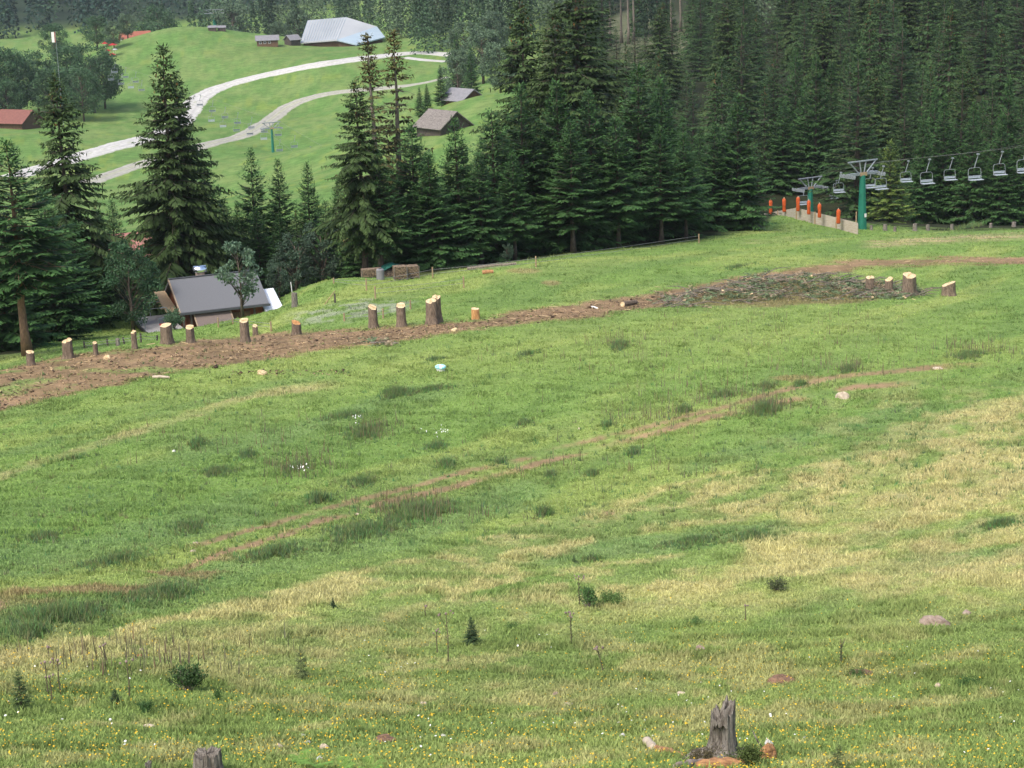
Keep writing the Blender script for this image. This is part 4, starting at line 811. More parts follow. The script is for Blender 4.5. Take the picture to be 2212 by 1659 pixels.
# ------------------------------------------------------------------ stumps
def stump(px, py, wpx, hpx, D=None, label='', seed=0, barkm='stumpbark', topm='cutwood', group='fresh tree stumps left standing in the felled strip', tilt=0, old=False):
    p = g1(px, py); D = p.length; w_ = wpx*D/FP; h_ = hpx*D/FP*1.0; r = np.random.default_rng(seed)
    o = emp('tree_stump', p, r.uniform(-.6, .6), label, 'stump', group); n = 26; rows = 12; ph = r.uniform(0, 6.28, 5); R = w_/2
    def rad(a, t):
        k = 1+.05*math.sin(2*a+ph[0])+.05*math.sin(3*a+ph[1])+.03*math.sin(7*a+ph[2]+t)
        fl = max(0, 1-t*2.1)**1.5; return R*k*(1.03-.12*t+fl*(.32+.45*max(0, math.sin(4*a+ph[3]))**2))
    slx, sly = r.normal(0, .10), r.uniform(.12, .38)*(0 if old else 1); vs = []; fs = []
    def ztop(x, y): return h_+slx*x+sly*y+(.07*h_ if x*math.cos(ph[4])+y*math.sin(ph[4]) > R*.1 else 0)*(0 if topm == 'oldwood' else 1)
    for j in range(rows+1):
        t = j/rows
        for i in range(n):
            a = 2*PI*i/n; q_ = rad(a, t); x, y = q_*math.cos(a), q_*math.sin(a); z = -.25+(ztop(x, y)+.25+(r.uniform(-.02, .05)*(1 if old else .2)))*t if j else -.25; vs.append((x, y, z))
    for j in range(rows):
        for i in range(n): i2 = (i+1) % n; fs.append((j*n+i, j*n+i2, (j+1)*n+i2, (j+1)*n+i))
    MB().add(vs, fs).build('bark', M[barkm], o, smooth=True)
    vt = []; ft = []; m_ = 6
    for j in range(1, m_+1):
        for i in range(n):
            a = 2*PI*i/n; q_ = rad(a, 1)*j/m_*.985; x, y = q_*math.cos(a), q_*math.sin(a); vt.append((x, y, ztop(x, y)+(-.003 if j == m_ else r.uniform(-.01, .012)*(3 if old else 1))))
    c0 = len(vt); vt.append((0, 0, ztop(0, 0)))
    for j in range(m_-1):
        for i in range(n): i2 = (i+1) % n; ft.append((j*n+i, (j+1)*n+i, (j+1)*n+i2, j*n+i2))
    for i in range(n): ft.append((c0, i, (i+1) % n))
    c_ = MB().add(vt, ft)
    c_.build('cut_face', M[topm], o)
    if topm != 'oldwood':       # torn hinge splinters
        s_ = MB()
        for k in range(9):
            u = (k-4)/4.5*R*.75; x = u*math.sin(ph[4])+r.normal(0, .01); y = -u*math.cos(ph[4])+r.normal(0, .01); z0 = ztop(x, y)-.04; hh = r.uniform(.02, .11)*(h_+.3); s_.hexa([(x-.03, y-.02, z0), (x+.03, y-.02, z0), (x+.03, y+.02, z0), (x-.03, y+.02, z0), (x-.012, y-.008, z0+hh), (x+.012, y-.008, z0+hh), (x+.008, y+.008, z0+hh*.9), (x-.008, y+.008, z0+hh*.9)])
        s_.build('splinters', M[topm], o)
    return o
SL = [(67, 789, 18, 28, 'low stump at the left end of the row beside the leaning bare trunk'), (148, 774, 22, 37, 'tall stump with flared foot, second from the left end of the row'), (207, 767, 11, 26, 'very thin stump between two thicker ones near the lawn'), (291, 754, 12, 36, 'slim tall stump in front of the lawn and its wire fence'),
 (361, 742, 27, 39, 'thick stump with bright top just below the cabin deck'), (412, 740, 19, 33, 'flared stump right of the thickest stump below the cabin'), (530, 739, 21, 46, 'tall stump below the right corner of the cabin'), (552, 724, 12, 20, 'short thin stump tucked behind the tall stump below the cabin'),
 (807, 709, 20, 45, 'tall stump left of two others in the middle of the strip, with jagged tip'), (868, 705, 22, 45, 'tall smooth stump between the jagged one and the double one'),
 (1879, 633, 19, 33, 'stump at the right end of the brush pile, leftmost of four'), (1920, 636, 17, 32, 'narrow waisted stump second of the four at the brush pile'), (1964, 638, 31, 42, 'thickest stump at the right end of the brush pile'), (2048, 639, 29, 25, 'low wide stump standing alone at the far right')]
for i, (px, py, w_, h_, lb) in enumerate(SL): stump(px, py, w_, h_, None, lb, 100+i)
stump(933, 700, 26, 50, None, 'left stem of the tall double stump in the middle of the strip', 131); stump(945, 696, 20, 54, None, 'right darker stem of the tall double stump in the middle of the strip', 132)
stump(641, 723, 20, 26, None, 'splintered brown stump midway between cabin and tall stumps', 133, 'stumpbark', 'splitwood'); stump(1027, 690, 18, 23, None, 'short orange split stump right of the double stump', 134, 'splitwood', 'cutwood')
stump(255, 747, 9, 15, None, 'tiny grey stump by the wire fence on the lawn', 135, 'oldwood', 'oldwood', group='old weathered stumps')
stump(637, 663, 13, 30, None, 'weathered grey stump standing alone on grass right of the white roofed shed', 136, 'oldwood', 'oldwood', group='old weathered stumps', old=True)
for i, (px, py, w_, h_) in enumerate([(583, 623, 17, 18), (598, 620, 10, 14), (1882, 497, 6, 10), (1912, 498, 9, 13), (1933, 500, 7, 10), (1976, 499, 10, 15), (2004, 498, 8, 12), (2056, 497, 7, 12), (2140, 492, 7, 9), (2190, 490, 9, 10)]):
    stump(px, py, w_, h_, None, 'dark old stump at the wood edge behind the white roofed shed' if i < 2 else 'short weathered stub at the wood edge right of the nearer lift pylon', 150+i, 'oldwood', 'oldwood', group='old stumps behind the shed' if i < 2 else 'weathered stubs along the right wood edge', old=True)
# ------------------------------------------------------------------ wire fences
def fence(posts, label, mt='post', wires=(.45, .8), hm=None):
    b = g1(posts[0][0], posts[0][1]); o = emp('wire_fence', b, 0, label, 'fence'); tops = []
    for (px, py, h_, lean) in posts:
        p = g1(px, py)-b; hh = h_*(p+b).length/FP; MB().tube([p+Vector((0, 0, -.15)), p+Vector((lean*hh, 0, hh))], [.06, .05], 6).build('post', M[mt], o); tops.append((p, hh, lean))
    for wz in wires:
        pts = []
        for (p, hh, l_), (p2, h2, l2) in zip(tops[:-1], tops[1:]):
            A1 = p+Vector((l_*hh*wz, -.07, hh*wz)); B1 = p2+Vector((l2*h2*wz, -.07, h2*wz)); pts += [A1, (A1+B1)/2-Vector((0, 0, .04))]
        p, hh, l_ = tops[-1]; pts.append(p+Vector((l_*hh*wz, -.07, hh*wz))); MB().tube(pts, .012, 4).build('wire', M['wire'], o)
fence([(721, 612, 12, 0), (792, 628, 27, 0), (935, 601, 24, 0), (1158, 577, 24, 0), (1510, 525, 20, 0)], 'wire fence on pale posts along the foot of the dark spruces')
fence([(811, 645, 27, 0), (1002, 622, 25, 0)], 'two thin pale stakes joined by wire on the grass above the stumps'); fence([(744, 694, 18, 0), (828, 688, 22, 0), (887, 668, 20, 0)], 'three faint stakes with wire on the gravelly patch')
fence([(183, 752, 15, -.05), (233, 748, 16, -.05), (269, 743, 15, -.15), (305, 740, 20, 0), (340, 736, 12, 0)], 'thin dark wire fence along the lawn behind the stumps', 'postdark'); fence([(472, 708, 22, 0), (503, 700, 16, 0), (586, 716, 22, 0)], 'wire fence across the front of the cabin lean to')
p = g1(705, 657); o = emp('braced_post', p, 0, 'dark post with a slanting pale pole on the grass right of the cabin', 'post'); MB().tube([(.55, 0, -.1), (.55, 0, .65)], .06, 6).build('post', M['postdark'], o); MB().tube([(-.1, -.05, .0), (.6, -.05, .85)], .03, 6).build('slanting_pole', M['post'], o)
p = g1(170, 712); tag(MB().tube([p+Vector((-.1, 0, .75)), p+Vector((.65, .1, .05))], .05, 6).build('pole', M['deadbark']), 'dead pole leaning down to the lawn at the left wood edge', 'pole')
p = g1(633, 620); tag(MB().tube([g1(631, 632), g1(631, 632)+Vector((-.05, 0, .75))], .035, 6).build('stake', M['white']), 'white stake in front of the leafy shrubs right of the cabin', 'stake')
# ------------------------------------------------------------------ timber stacks
def stack(px, py, wd, hh, dp, label, seed, tarp=False, tilt=0):
    r = random.Random(seed); p = g1(px, py); o = emp('timber_stack', p, math.radians(12), label, 'timber stack', 'split timber stacks at the wood edge'); m = MB(); z = .14
    while z < hh:
        t = r.uniform(.06, .10); x = -wd/2
        while x < wd/2-.03:
            l = min(r.uniform(.12, .5), wd/2-x); m.box(x+.004, x+l-.006, -dp/2-r.uniform(0, .05), dp/2, z, z+t-.012); x += l
        z += t
    m.build('logs', M['logend'], o); m = MB()
    for x in (-wd/2+.05, 0, wd/2-.05): m.box(x-.05, x+.05, -dp/2, dp/2, -.1, .13)
    m.build('pallet', M['oldwood'], o); [MB().box(x-.02, x+.02, -dp/2-.08, -dp/2-.052, 0, hh).build('upright', M['oldwood'], o) for x in (-wd/2, wd/2)]
stack(864, 604, .84, .90, .8, 'left one of two square split timber stacks on pallets', 1); stack(891, 602, .80, .92, .8, 'right one of two square split timber stacks on pallets', 2)
stack(803, 600, 1.4, .6, .6, 'low long timber pile between the two bare spruce trunks', 3)
p = g1(846, 597)+Vector((-.1, .5, 0)); m = MB(); vs = []; fs = []; r = random.Random(4)
for j in range(7):
    for i in range(11): vs.append((-.9+i*.17, -.4+j*.16, .85-.9*abs(i/10-.6)**1.3-.5*max(0, .3-j/6)+r.uniform(-.04, .04)))
for j in range(6):
    for i in range(10): fs.append((j*11+i, j*11+i+1, (j+1)*11+i+1, (j+1)*11+i))
o = emp('tarpaulin', p, math.radians(12), 'crumpled dark green tarpaulin over timber behind the stacks', 'tarpaulin'); c_ = m.add(vs, fs).build('sheet', M['tarp'], o); sd_ = c_.modifiers.new('s', 'SOLIDIFY'); sd_.thickness = .02; MB().box(-.7, .75, -.2, .45, -.2, .35).build('covered_timber', M['logend'], o)
p = g1(822, 604); o = emp('water_tank', p, math.radians(10), 'pale grey upright container between the spruce trunk and the stacks', 'container'); MB().tube([(0, 0, -.1), (0, 0, .66), (0, 0, .74)], [.27, .27, .20], 14).build('body', M['greyroof'], o, smooth=False); MB().tube([(0, 0, .74), (0, 0, .79)], .1, 10).build('cap', M['fascia'], o)
# logs along the wood edge
for (px, py, x2, y2, r_, mt_, lb) in [(330, 817, 366, 818, .075, 'palerock', 'pale barkless log lying on the grass below the felled strip'), (1010, 583, 1115, 572, .11, 'deadbark', 'long grey log lying along the wood edge left of the leafy bush'), (1345, 662, 1374, 657, .16, 'cutwood', 'freshly cut yellow log piece lying on the brown strip'), (1278, 664, 1292, 668, .05, 'white', 'short pale split branch left of the cut log piece'),
   (1042, 592, 1066, 590, .14, 'orangewood', 'broken log piece with pale end at the wood edge'), (800, 742, 862, 743, .05, 'deadbark', 'dark fallen branch on the grass under the jagged stump')]:
    A1 = g1(px, py)+Vector((0, 0, r_*.8)); B1 = g1(x2, y2)+Vector((0, 0, r_*.8)); o = emp('log', A1, 0, lb, 'log'); B2 = B1-A1; MB().tube([(0, 0, 0), B2*.5+Vector((0, 0, .02)), B2], [r_, r_*1.05, r_*.85], 9).build('stem', M['stumpbark' if mt_ == 'cutwood' else mt_], o)
    d_ = B2.normalized(); MB().tube([B2, B2+d_*.012], r_*.8, 9).tube([(0, 0, 0), -d_*.012], r_*.95, 9).build('sawn_end', M['cutwood'], o)
p = g1(945, 800); D = p.length
o = emp('plastic_tub', g1(952, 801), .3, 'turquoise and white lidded plastic tub sitting in the meadow', 'tub'); MB().tube([(0, 0, -.05), (0, 0, .16)], [.19, .22], 14).build('tub', M['white'], o); MB().blob((0, 0, .19), (.27, .27, .13), 3, .06, 18, 8).build('lid', M['turq'], o, smooth=True)
# ------------------------------------------------------------------ brush, chips and sticks
def spray(T, p, az, L, r, col, lift=.15):
    """one lopped spruce bough lying about"""
    d = np.array([math.cos(az), math.sin(az), lift]); lat = np.array([-math.sin(az), math.cos(az), 0]); n = max(4, int(L/.13))
    for i in range(n):
        s = .2+.8*i/n; q = p+d*L*s-ZAX*(.35*lift*L*s*s)
        for sg in (1, -1):
            dd = unit(d*.7+lat*sg+ZAX*r.normal(-.05, .3)); T.kite(q, dd, (.28*L*(1-s)+.12)*r.uniform(.7, 1.2), .035, unit(np.cross(dd, r.normal(0, 1, 3))), col*r.uniform(.6, 1.4))
def brush(label, blobs, seed, nb, ns):
    r = np.random.default_rng(seed); c0 = g1(blobs[0][0], blobs[0][1]); o = emp('brush_pile', c0, 0, label, 'brush pile'); T = TB(); W = MB(); Wc = MB()
    for (cx, cy, rx, ry, hh) in blobs:
        N = int(nb*rx*ry/2000); u = r.uniform(-1, 1, (N, 2)); u = u[(u**2).sum(1) < 1]; G = ground(cx+u[:, 0]*rx, cy+u[:, 1]*ry)
        for (a, b), g_ in zip(u, G):
            p = g_-np.array(c0)+ZAX*hh*(1-a*a-b*b)*r.uniform(.1, 1); cl = np.array((.120, .165, .085))*r.uniform(.5, 1.5) if r.random() < .72 else np.array((.27, .215, .14))
            spray(T, p, r.uniform(0, 6.28), r.uniform(.5, 1.3), r, cl, r.uniform(-.05, .35))
        for (a, b), g_ in list(zip(u, G))[:int(ns*rx/200)]:
            p = g_-np.array(c0)+ZAX*hh*(1-a*a-b*b)*.9; az = r.uniform(-.7, .7)+(PI if r.random() < .5 else 0); L = r.uniform(.8, 2.4); d = np.array([math.cos(az), math.sin(az), r.uniform(-.02, .22)])
            W.tube([p, p+d*L*.5+ZAX*.06*L, p+d*L-ZAX*.05*L], [.04, .03, .014], 5)
            if r.random() < .16: MB().tube([p-d*.02, p+d*.12], .06, 7).build('cut_end', M['cutwood'], o)
    T.build('green_boughs', M['needle'], o); ns and (W.build('bare_branches', M['deadbark'], o),)
brush('long heap of lopped spruce boughs and branches beside the right stumps', [(1725, 628, 170, 22, 1.0), (1560, 643, 130, 13, .55), (1870, 630, 120, 18, .6), (1640, 622, 70, 12, .9), (1470, 656, 60, 9, .25), (1940, 636, 60, 12, .3)], 21, 210, 42)
brush('small flat heap of twigs on the grass below the jagged stump', [(822, 741, 28, 4, .1)], 22, 500, 0)
def strip_pts(n, lo=0., hi=1., x0=-20, x1=1450):
    X = rng.uniform(x0, x1, n); t = rng.uniform(lo, hi, n)**.9; Y = np.interp(X, *ST_U)*(1-t)+np.interp(X, *ST_L)*t+rng.normal(0, 3, n); return ground(X, Y)
Q = np.vstack([strip_pts(2000, -.05, 1.05), strip_pts(420, 0, 1, 1450, 2212), ground(rng.uniform(1400, 2000, 300), rng.uniform(612, 662, 300))]); V = []; F = []; Cc = []
for q in Q:        # sticks and bark
    L = rng.gamma(1.3, .11); L = min(L, 1.2); az = rng.uniform(0, 6.28); d = np.array([math.cos(az), math.sin(az), rng.uniform(-.02, .2)])*L/2; w_ = .008+.012*L; s_ = np.array([-math.sin(az), math.cos(az), 0])*w_; c_ = q+ZAX*(.03+abs(d[2])); k = len(V)
    V += [c_-d-s_, c_-d+s_, c_+d+s_, c_+d-s_, c_-d*.9+ZAX*w_*1.8, c_+d*.9+ZAX*w_*1.8]; F += [(k, k+3, k+5, k+4), (k+1, k+4, k+5, k+2)]
    cl = [(.26, .19, .13), (.48, .36, .22), (.62, .47, .27), (.14, .10, .07)][rng.choice(4, p=[.52, .16, .08, .24])]; Cc += [cl]*6
tag(npmesh('sticks_and_bark', V, F, M['grass'], None, np.array(Cc)), 'scattered sticks and bark strips on the felled strip', 'debris', kind='stuff')
Q = np.vstack([strip_pts(2600, -.05, 1.0), ground(rng.uniform(500, 760, 150), rng.uniform(800, 812, 150))]); V = []; F = []; Cc = []
for q in Q:        # wood chips and clods
    z_ = rng.uniform(.02, .06)*(2.2 if rng.random() < .02 else 1); k = len(V); R3 = rng.normal(0, 1, (4, 3))*z_*np.array([1.3, 1.3, .6])+q+ZAX*z_*.5; V += list(R3); F += [(k, k+1, k+2), (k, k+2, k+3), (k, k+3, k+1), (k+1, k+3, k+2)]
    Cc += [[(.62, .46, .27), (.13, .09, .06), (.22, .15, .10)][rng.choice(3, p=[.22, .43, .35])]]*4
tag(npmesh('wood_chips_and_clods', V, F, M['grass'], None, np.array(Cc)), 'pale wood chips and brown clods littering the felled strip', 'debris', kind='stuff')
for (px, py, w_, mt_, lb) in [(232, 776, 15, 'cutwood', 'pale splintered wood lump beside the second stump from the left'), (565, 809, 18, 'cutwood', 'flat yellow wood chunk at the grass edge of the strip'), (982, 716, 14, 'cutwood', 'pale broken wood lump right of the double stump foot'), (1360, 655, 12, 'cutwood', 'short sawn block beside the log piece on the strip')]:
    p = g1(px, py); k = w_*p.length/FP; tag(MB().blob(p+Vector((0, 0, k*.2)), (k*.5, k*.3, k*.35), px, .3, 10, 7, .15).build('wood_chunk', M[mt_]), lb, 'wood chunk')
# ------------------------------------------------------------------ weeds
wl = [(900, 1108, 105, 28, 1500, .32), (780, 1150, 95, 24, 1300, .28), (590, 1196, 75, 18, 600, .25), (686, 1080, 36, 12, 260, .35), (785, 935, 48, 20, 500, .32), (855, 852, 42, 12, 420, .38), (930, 842, 60, 9, 260, .22), (740, 900, 70, 9, 350, .2), (640, 1012, 60, 18, 380, .25), (470, 1020, 60, 16, 350, .25), (425, 960, 30, 14, 180, .3), (535, 985, 26, 12, 160, .3), (940, 965, 36, 14, 160, .25), (965, 1005, 22, 14, 160, .35), (785, 1042, 40, 14, 220, .28),
      (250, 1212, 120, 22, 500, .2), (120, 1335, 150, 28, 1300, .3), (350, 1285, 110, 24, 900, .26), (90, 1160, 90, 16, 300, .2), (410, 1140, 60, 20, 300, .25), (60, 1370, 60, 14, 400, .28), (1340, 748, 30, 12, 220, .35), (1140, 765, 40, 7, 160, .22), (1592, 577, 50, 6, 160, .28), (1478, 888, 20, 8, 120, .35), (1560, 855, 60, 10, 120, .3), (1655, 838, 30, 12, 120, .35), (1728, 832, 18, 5, 120, .3), (1835, 800, 28, 10, 160, .35), (2090, 770, 60, 10, 260, .35), (1650, 888, 40, 16, 420, .42), (938, 778, 25, 5, 120, .25),
      (1175, 1112, 14, 8, 90, .4), (1190, 1030, 14, 10, 60, .35), (1280, 1025, 20, 8, 60, .3), (1370, 980, 16, 10, 60, .35), (1310, 920, 12, 10, 50, .35), (1080, 1000, 20, 8, 70, .3), (1500, 1170, 110, 16, 500, .2), (1620, 1160, 70, 16, 400, .22), (2160, 1135, 60, 12, 300, .22), (1280, 1210, 30, 6, 120, .2), (1130, 915, 30, 10, 80, .25), (160, 990, 60, 10, 60, .25), (1000, 575, 60, 6, 120, .3), (620, 610, 40, 8, 200, .5), (1100, 560, 60, 5, 80, .4), (2100, 490, 120, 5, 260, .5), (230, 640, 50, 10, 100, .5)]
X = []; Y = []; Hh = []
for (cx, cy, rx, ry, n, hh) in wl:
    a_ = rng.uniform(0, 6.28, n); q_ = np.abs(rng.normal(0, .62, n))*(1+.5*np.sin(3*a_+cx)+.3*np.sin(7*a_)); X.append(cx+rx*q_*np.cos(a_)); Y.append(cy+ry*q_*np.sin(a_)-.15*rx*q_*np.cos(a_)); Hh.append(hh*np.clip(1.2-q_*.6, .3, 1.2)*rng.uniform(.5, 1.15, n))
n = 2600; x_ = rng.uniform(-20, 2230, n); X.append(x_); Y.append(rng.uniform(0, 1, n)**.8*(1250-(x_*.12))*.42+730-.03*x_); Hh.append(rng.uniform(.12, .3, n))
X = np.concatenate(X); Y = np.concatenate(Y); Hh = np.concatenate(Hh); G = ground(X, Y)
kp = rng.random(len(X)) < .85; X, Y, Hh, G = X[kp], Y[kp], Hh[kp], G[kp]; cl = np.stack([.105+.09*rng.random(len(X)), .170+.10*rng.random(len(X)), .065+.04*rng.random(len(X))], 1)
V, F, Cc = blades(G[:, 0], G[:, 1], G[:, 2], Hh*.85, .014+.0*Hh, .45, cl, nb=8, spread=.035)
tag(npmesh('weeds', V, F, M['grass'], None, Cc), 'clumps of darker nettles and thistles over the middle of the slope', 'weeds', kind='stuff')
n = 1300; X = []; Y = []
for (cx, cy, rx, ry, k) in [(1820, 790, 90, 20, 60), (1330, 740, 60, 20, 50), (1560, 860, 160, 30, 110), (2100, 755, 110, 18, 90), (1400, 900, 120, 20, 60), (1700, 700, 300, 60, 90), (900, 1100, 120, 28, 120), (800, 930, 60, 20, 60), (330, 1420, 330, 40, 60), (1300, 1000, 300, 60, 60), (640, 1010, 100, 30, 60), (1650, 880, 40, 14, 90), (560, 950, 300, 60, 70), (1500, 800, 600, 80, 160)]:
    X.append(rng.normal(cx, rx*.5, k)); Y.append(rng.normal(cy, ry*.5, k))
X = np.concatenate(X); Y = np.concatenate(Y); G = ground(X, Y); cl = np.stack([.17+.06*rng.random(len(X)), .15+.05*rng.random(len(X)), .09+.03*rng.random(len(X))], 1)
V, F, Cc = blades(G[:, 0], G[:, 1], G[:, 2], .35+.25*rng.random(len(X)), .014, .12, cl, nb=3, spread=.03)
tag(npmesh('seed_stalks', V, F, M['grass'], None, Cc), 'thin brownish seed stalks standing above the grass', 'weeds', kind='stuff')
# ------------------------------------------------------------------ flowers
def flowers(name, n, wf, rad_, mt_, label, hh=.07):
    x, y, z = cell_pick(n, 20, 75, wf); k = 6; N = len(x); r_ = rad_*rng.uniform(.6, 1.25, N); tl = rng.normal(0, .35, (N, 2)); h_ = hh*rng.uniform(.7, 1.5, N); V = []
    for j in range(k):
        a_ = 2*PI*j/k; dx, dy = r_*math.cos(a_), r_*math.sin(a_); V.append(np.stack([x+dx, y+dy, z+h_+dx*tl[:, 0]+dy*tl[:, 1]], 1))
    V.append(np.stack([x, y, z+h_+.010], 1)); V = np.stack(V, 1).reshape(-1, 3); F = []
    b_ = np.arange(N)*7; F = np.concatenate([np.stack([b_+j, b_+(j+1) % 6, b_+6], 1) for j in range(6)])
    tag(npmesh(name, V, F, mt_), label, 'flowers', kind='stuff')
def yw(x, y, px, py, r): return sstep(1300, 1420, py+.02*px)*(.25+1.2*sstep(.42, .62, fbm(x*.35, y*.5, 301, 3)))*(.35+.65*sstep(1330, 1500, py))*(r < 75)
def yw2(x, y, px, py, r): return np.exp(-((py-np.interp(px, [300, 700, 1500], [960, 860, 730]))/45)**2)*sstep(.5, .6, fbm(x*.25, y*.5, 311, 3))*(r < 110)
flowers('yellow_flowers', 5800, yw, .0125, M['flower'], 'tiny yellow flowers sprinkled over the foreground grass')
flowers('white_flowers', 170, lambda x, y, px, py, r: sstep(1330, 1500, py)*sstep(.6, .7, fbm(x*.8, y*.9, 321, 2)), .017, M['wflower'], 'small white flowers scattered in the foreground grass', .10)
X = np.concatenate([rng.normal(a, b, 13) for a, b in [(938, 9), (960, 7), (655, 12), (775, 6)]]); Y = np.concatenate([rng.normal(a, 5, 13) for a in (948, 948, 1030, 920)]); G = ground(X, Y)
V = []; F = []
for q in G:
    k = len(V); a_ = rng.uniform(0, 6.28); V += [q+np.array([.03*math.cos(a_+2.1*j), .03*math.sin(a_+2.1*j), .28+rng.uniform(0, .1)+.02*j]) for j in range(3)]; F.append((k, k+1, k+2))
tag(npmesh('white_umbels', V, F, M['wflower']), 'white flower heads on taller weeds in the middle of the slope', 'flowers', kind='stuff')
# ------------------------------------------------------------------ saplings, bushes, thistles
def sap(seed, col, tip, R=3.2, step=.6, dens=.8, bare=.05): return spruce('spruce_sapling', seed, 8, R, .5, 'young', col, tip, dens=dens, step=step, bare=bare)
sp1 = sap(401, (.050, .090, .030), (.085, .135, .045)); sp2 = sap(402, (.030, .060, .028), (.060, .105, .042), R=3.2, step=.45, bare=0, dens=1.); sp3 = sap(403, (.085, .115, .045), (.13, .17, .06), R=4.6, step=.8, dens=.6, bare=.15)
PK2 = [sp1, sp2, sp3]
def sapl(pr, px, py, hpx, kx, label, cat='sapling', group='young spruces in the foreground grass'):
    p = g1(px, py); k = hpx*p.length/FP/8; return dup(pr, p, px*.7, (k*kx, k*kx, k), label, cat, group)
sapl(sp1, 47, 1533, 92, .95, 'spruce sapling with two upright leaders at the lower left edge'); sapl(sp3, 652, 1465, 82, .62, 'thin pale spruce sapling left of the foreground centre'); sapl(sp2, 1019, 1392, 62, .95, 'small dense dark green dwarf spruce in the centre foreground')
sapl(sp2, 720, 1314, 24, 1.0, 'tiny spruce seedling on the straw coloured slope'); sapl(sp3, 1810, 1662, 70, .7, 'pale spruce seedling right of the old stump at the bottom edge'); sapl(sp2, 250, 1523, 36, 1.2, 'little spruce seedling between the left sapling and the bush')
sapl(sp1, 1240, 1215, 18, 1.2, 'tiny seedling at the left tip of the dark green patch')
def bush(px, py, wpx, hpx, seed, label, col=(.055, .105, .035), woody=True, nl=1500, cat='bush'):
    p = g1(px, py); s_ = p.length/FP; R = wpx*s_/2; Hh = hpx*s_; r = np.random.default_rng(seed); o = emp('bush', p, 0, label, cat); T = TB(); W = MB(); col = np.array(col)
    for k in range(26):
        a_ = r.uniform(0, 6.28); u = r.uniform(.2, 1); tip = np.array([R*u*math.cos(a_), R*u*math.sin(a_), Hh*(1-.45*u*u)*r.uniform(.7, 1.05)]); mid = tip*.5+r.normal(0, R*.06, 3)
        if woody: W.tube([(0, 0, -.02), mid, tip], [.012, .007, .003], 4)
        for j in range(nl//26):
            t = r.uniform(.4, 1.05); q = tip*t+r.normal(0, R*.10, 3); q[2] = max(q[2], .02); d = unit(tip+r.normal(0, R, 3)); T.kite(q, d, Hh*r.uniform(.07, .14), Hh*.022+.003, unit(np.cross(d, r.normal(0, 1, 3))), col*r.uniform(.6, 1.5))
    T.build('foliage', M['needle'], o)
    if woody: W.build('twigs', M['deadbark'], o)
    return o
bush(408, 1493, 82, 62, 1, 'scraggy dark green bush with pale twigs at the lower left'); bush(1270, 1312, 46, 42, 2, 'leafy round bush on the straw slope left of the grass hummock', (.085, .170, .055)); bush(1678, 1276, 52, 26, 3, 'low dark brownish bush on the straw slope right of centre', (.085, .110, .050))
bush(470, 1515, 24, 26, 4, 'small green tuft bush right below the scraggy bush', (.07, .14, .04), False, 500); bush(315, 1540, 50, 26, 5, 'dark grassy tussock below the scraggy bush', (.055, .12, .035), False, 1300, 'tussock'); bush(1320, 1304, 66, 26, 6, 'rounded green hummock beside the leafy round bush', (.11, .19, .055), False, 3200, 'hummock')
bush(2090, 1482, 68, 18, 7, 'dark green tussock right of the pale stone near the right edge', (.06, .13, .035), False, 1600, 'tussock'); bush(1108, 1355, 40, 12, 8, 'dark low tussock behind the dwarf spruce', (.06, .13, .035), False, 900, 'tussock'); bush(595, 655, 22, 28, 9, 'small dark conifer bush right of the white roofed shed', (.03, .07, .03)); bush(378, 712, 44, 44, 10, 'grey green shrub in front of the deck and cabin wall', (.09, .16, .09)); bush(1850, 1462, 60, 18, 11, 'low green tussock with bare earth near the dark weed', (.06, .13, .035), False, 1200, 'tussock'); bush(1500, 1350, 50, 18, 12, 'patch of darker tall grass right of the tallest thistle', (.09, .17, .05), False, 900, 'tussock')
def thistle(px, py, hpx, seed, label, br=5, dense=0, heads=True, lean=0):
    p = g1(px, py); Hh = hpx*p.length/FP; r = np.random.default_rng(seed); o = emp('thistle', p, 0, label, 'thistle', 'dry thistles in the foreground'); W = MB(); T = TB(); Hd = MB(); tp = np.array([lean*Hh, 0, Hh])
    W.tube([(0, 0, -.02), tp*.5+r.normal(0, .01, 3), tp], [.014, .011, .008], 5)
    for k in range(br):
        t = r.uniform(.62, .9); a_ = r.uniform(0, 6.28); b0 = tp*t; b1 = b0+np.array([math.cos(a_)*.16*Hh, math.sin(a_)*.16*Hh, (1.02-t)*Hh*r.uniform(.6, 1.05)]); W.tube([b0, (b0+b1)/2+np.array([0, 0, -.01]), b1], [.005, .004, .003], 4)
        if heads: MB().blob(b1, (.022, .022, .022), k, .1, 6, 4).build('head', M['thistle'], o)
    if heads: MB().blob(tp, (.028, .028, .026), 9, .1, 7, 5).build('head', M['thistle'], o)
    for k in range(10+dense):
        t = r.uniform(.05, .75); a_ = r.uniform(0, 6.28); d = unit(np.array([math.cos(a_), math.sin(a_), r.uniform(-.2, .5)])); T.kite(tp*t, d, Hh*r.uniform(.06, .13), .012, np.array([-math.sin(a_), math.cos(a_), 0]), np.array((.09, .11, .06) if dense else (.13, .12, .07))*r.uniform(.7, 1.3))
    W.build('stem', M['stalk'], o); T.build('leaves', M['grass'], o)
thistle(1234, 1390, 68, 1, 'tallest branching thistle with pinkish heads, centre right foreground', 8, 20); thistle(1304, 1452, 58, 2, 'leaning dry thistle below and right of the tallest one', 5, 6, lean=-.22); thistle(968, 1432, 112, 3, 'tall thin thistle just left of the dwarf spruce', 4); thistle(945, 1410, 50, 4, 'shorter thistle left of the tall thin one by the dwarf spruce', 3)
thistle(1252, 1310, 68, 5, 'thistle stalk rising behind the leafy round bush', 5, 4); thistle(1816, 1434, 56, 6, 'dark leafy thistle standing alone in the right foreground', 4, 60, False)
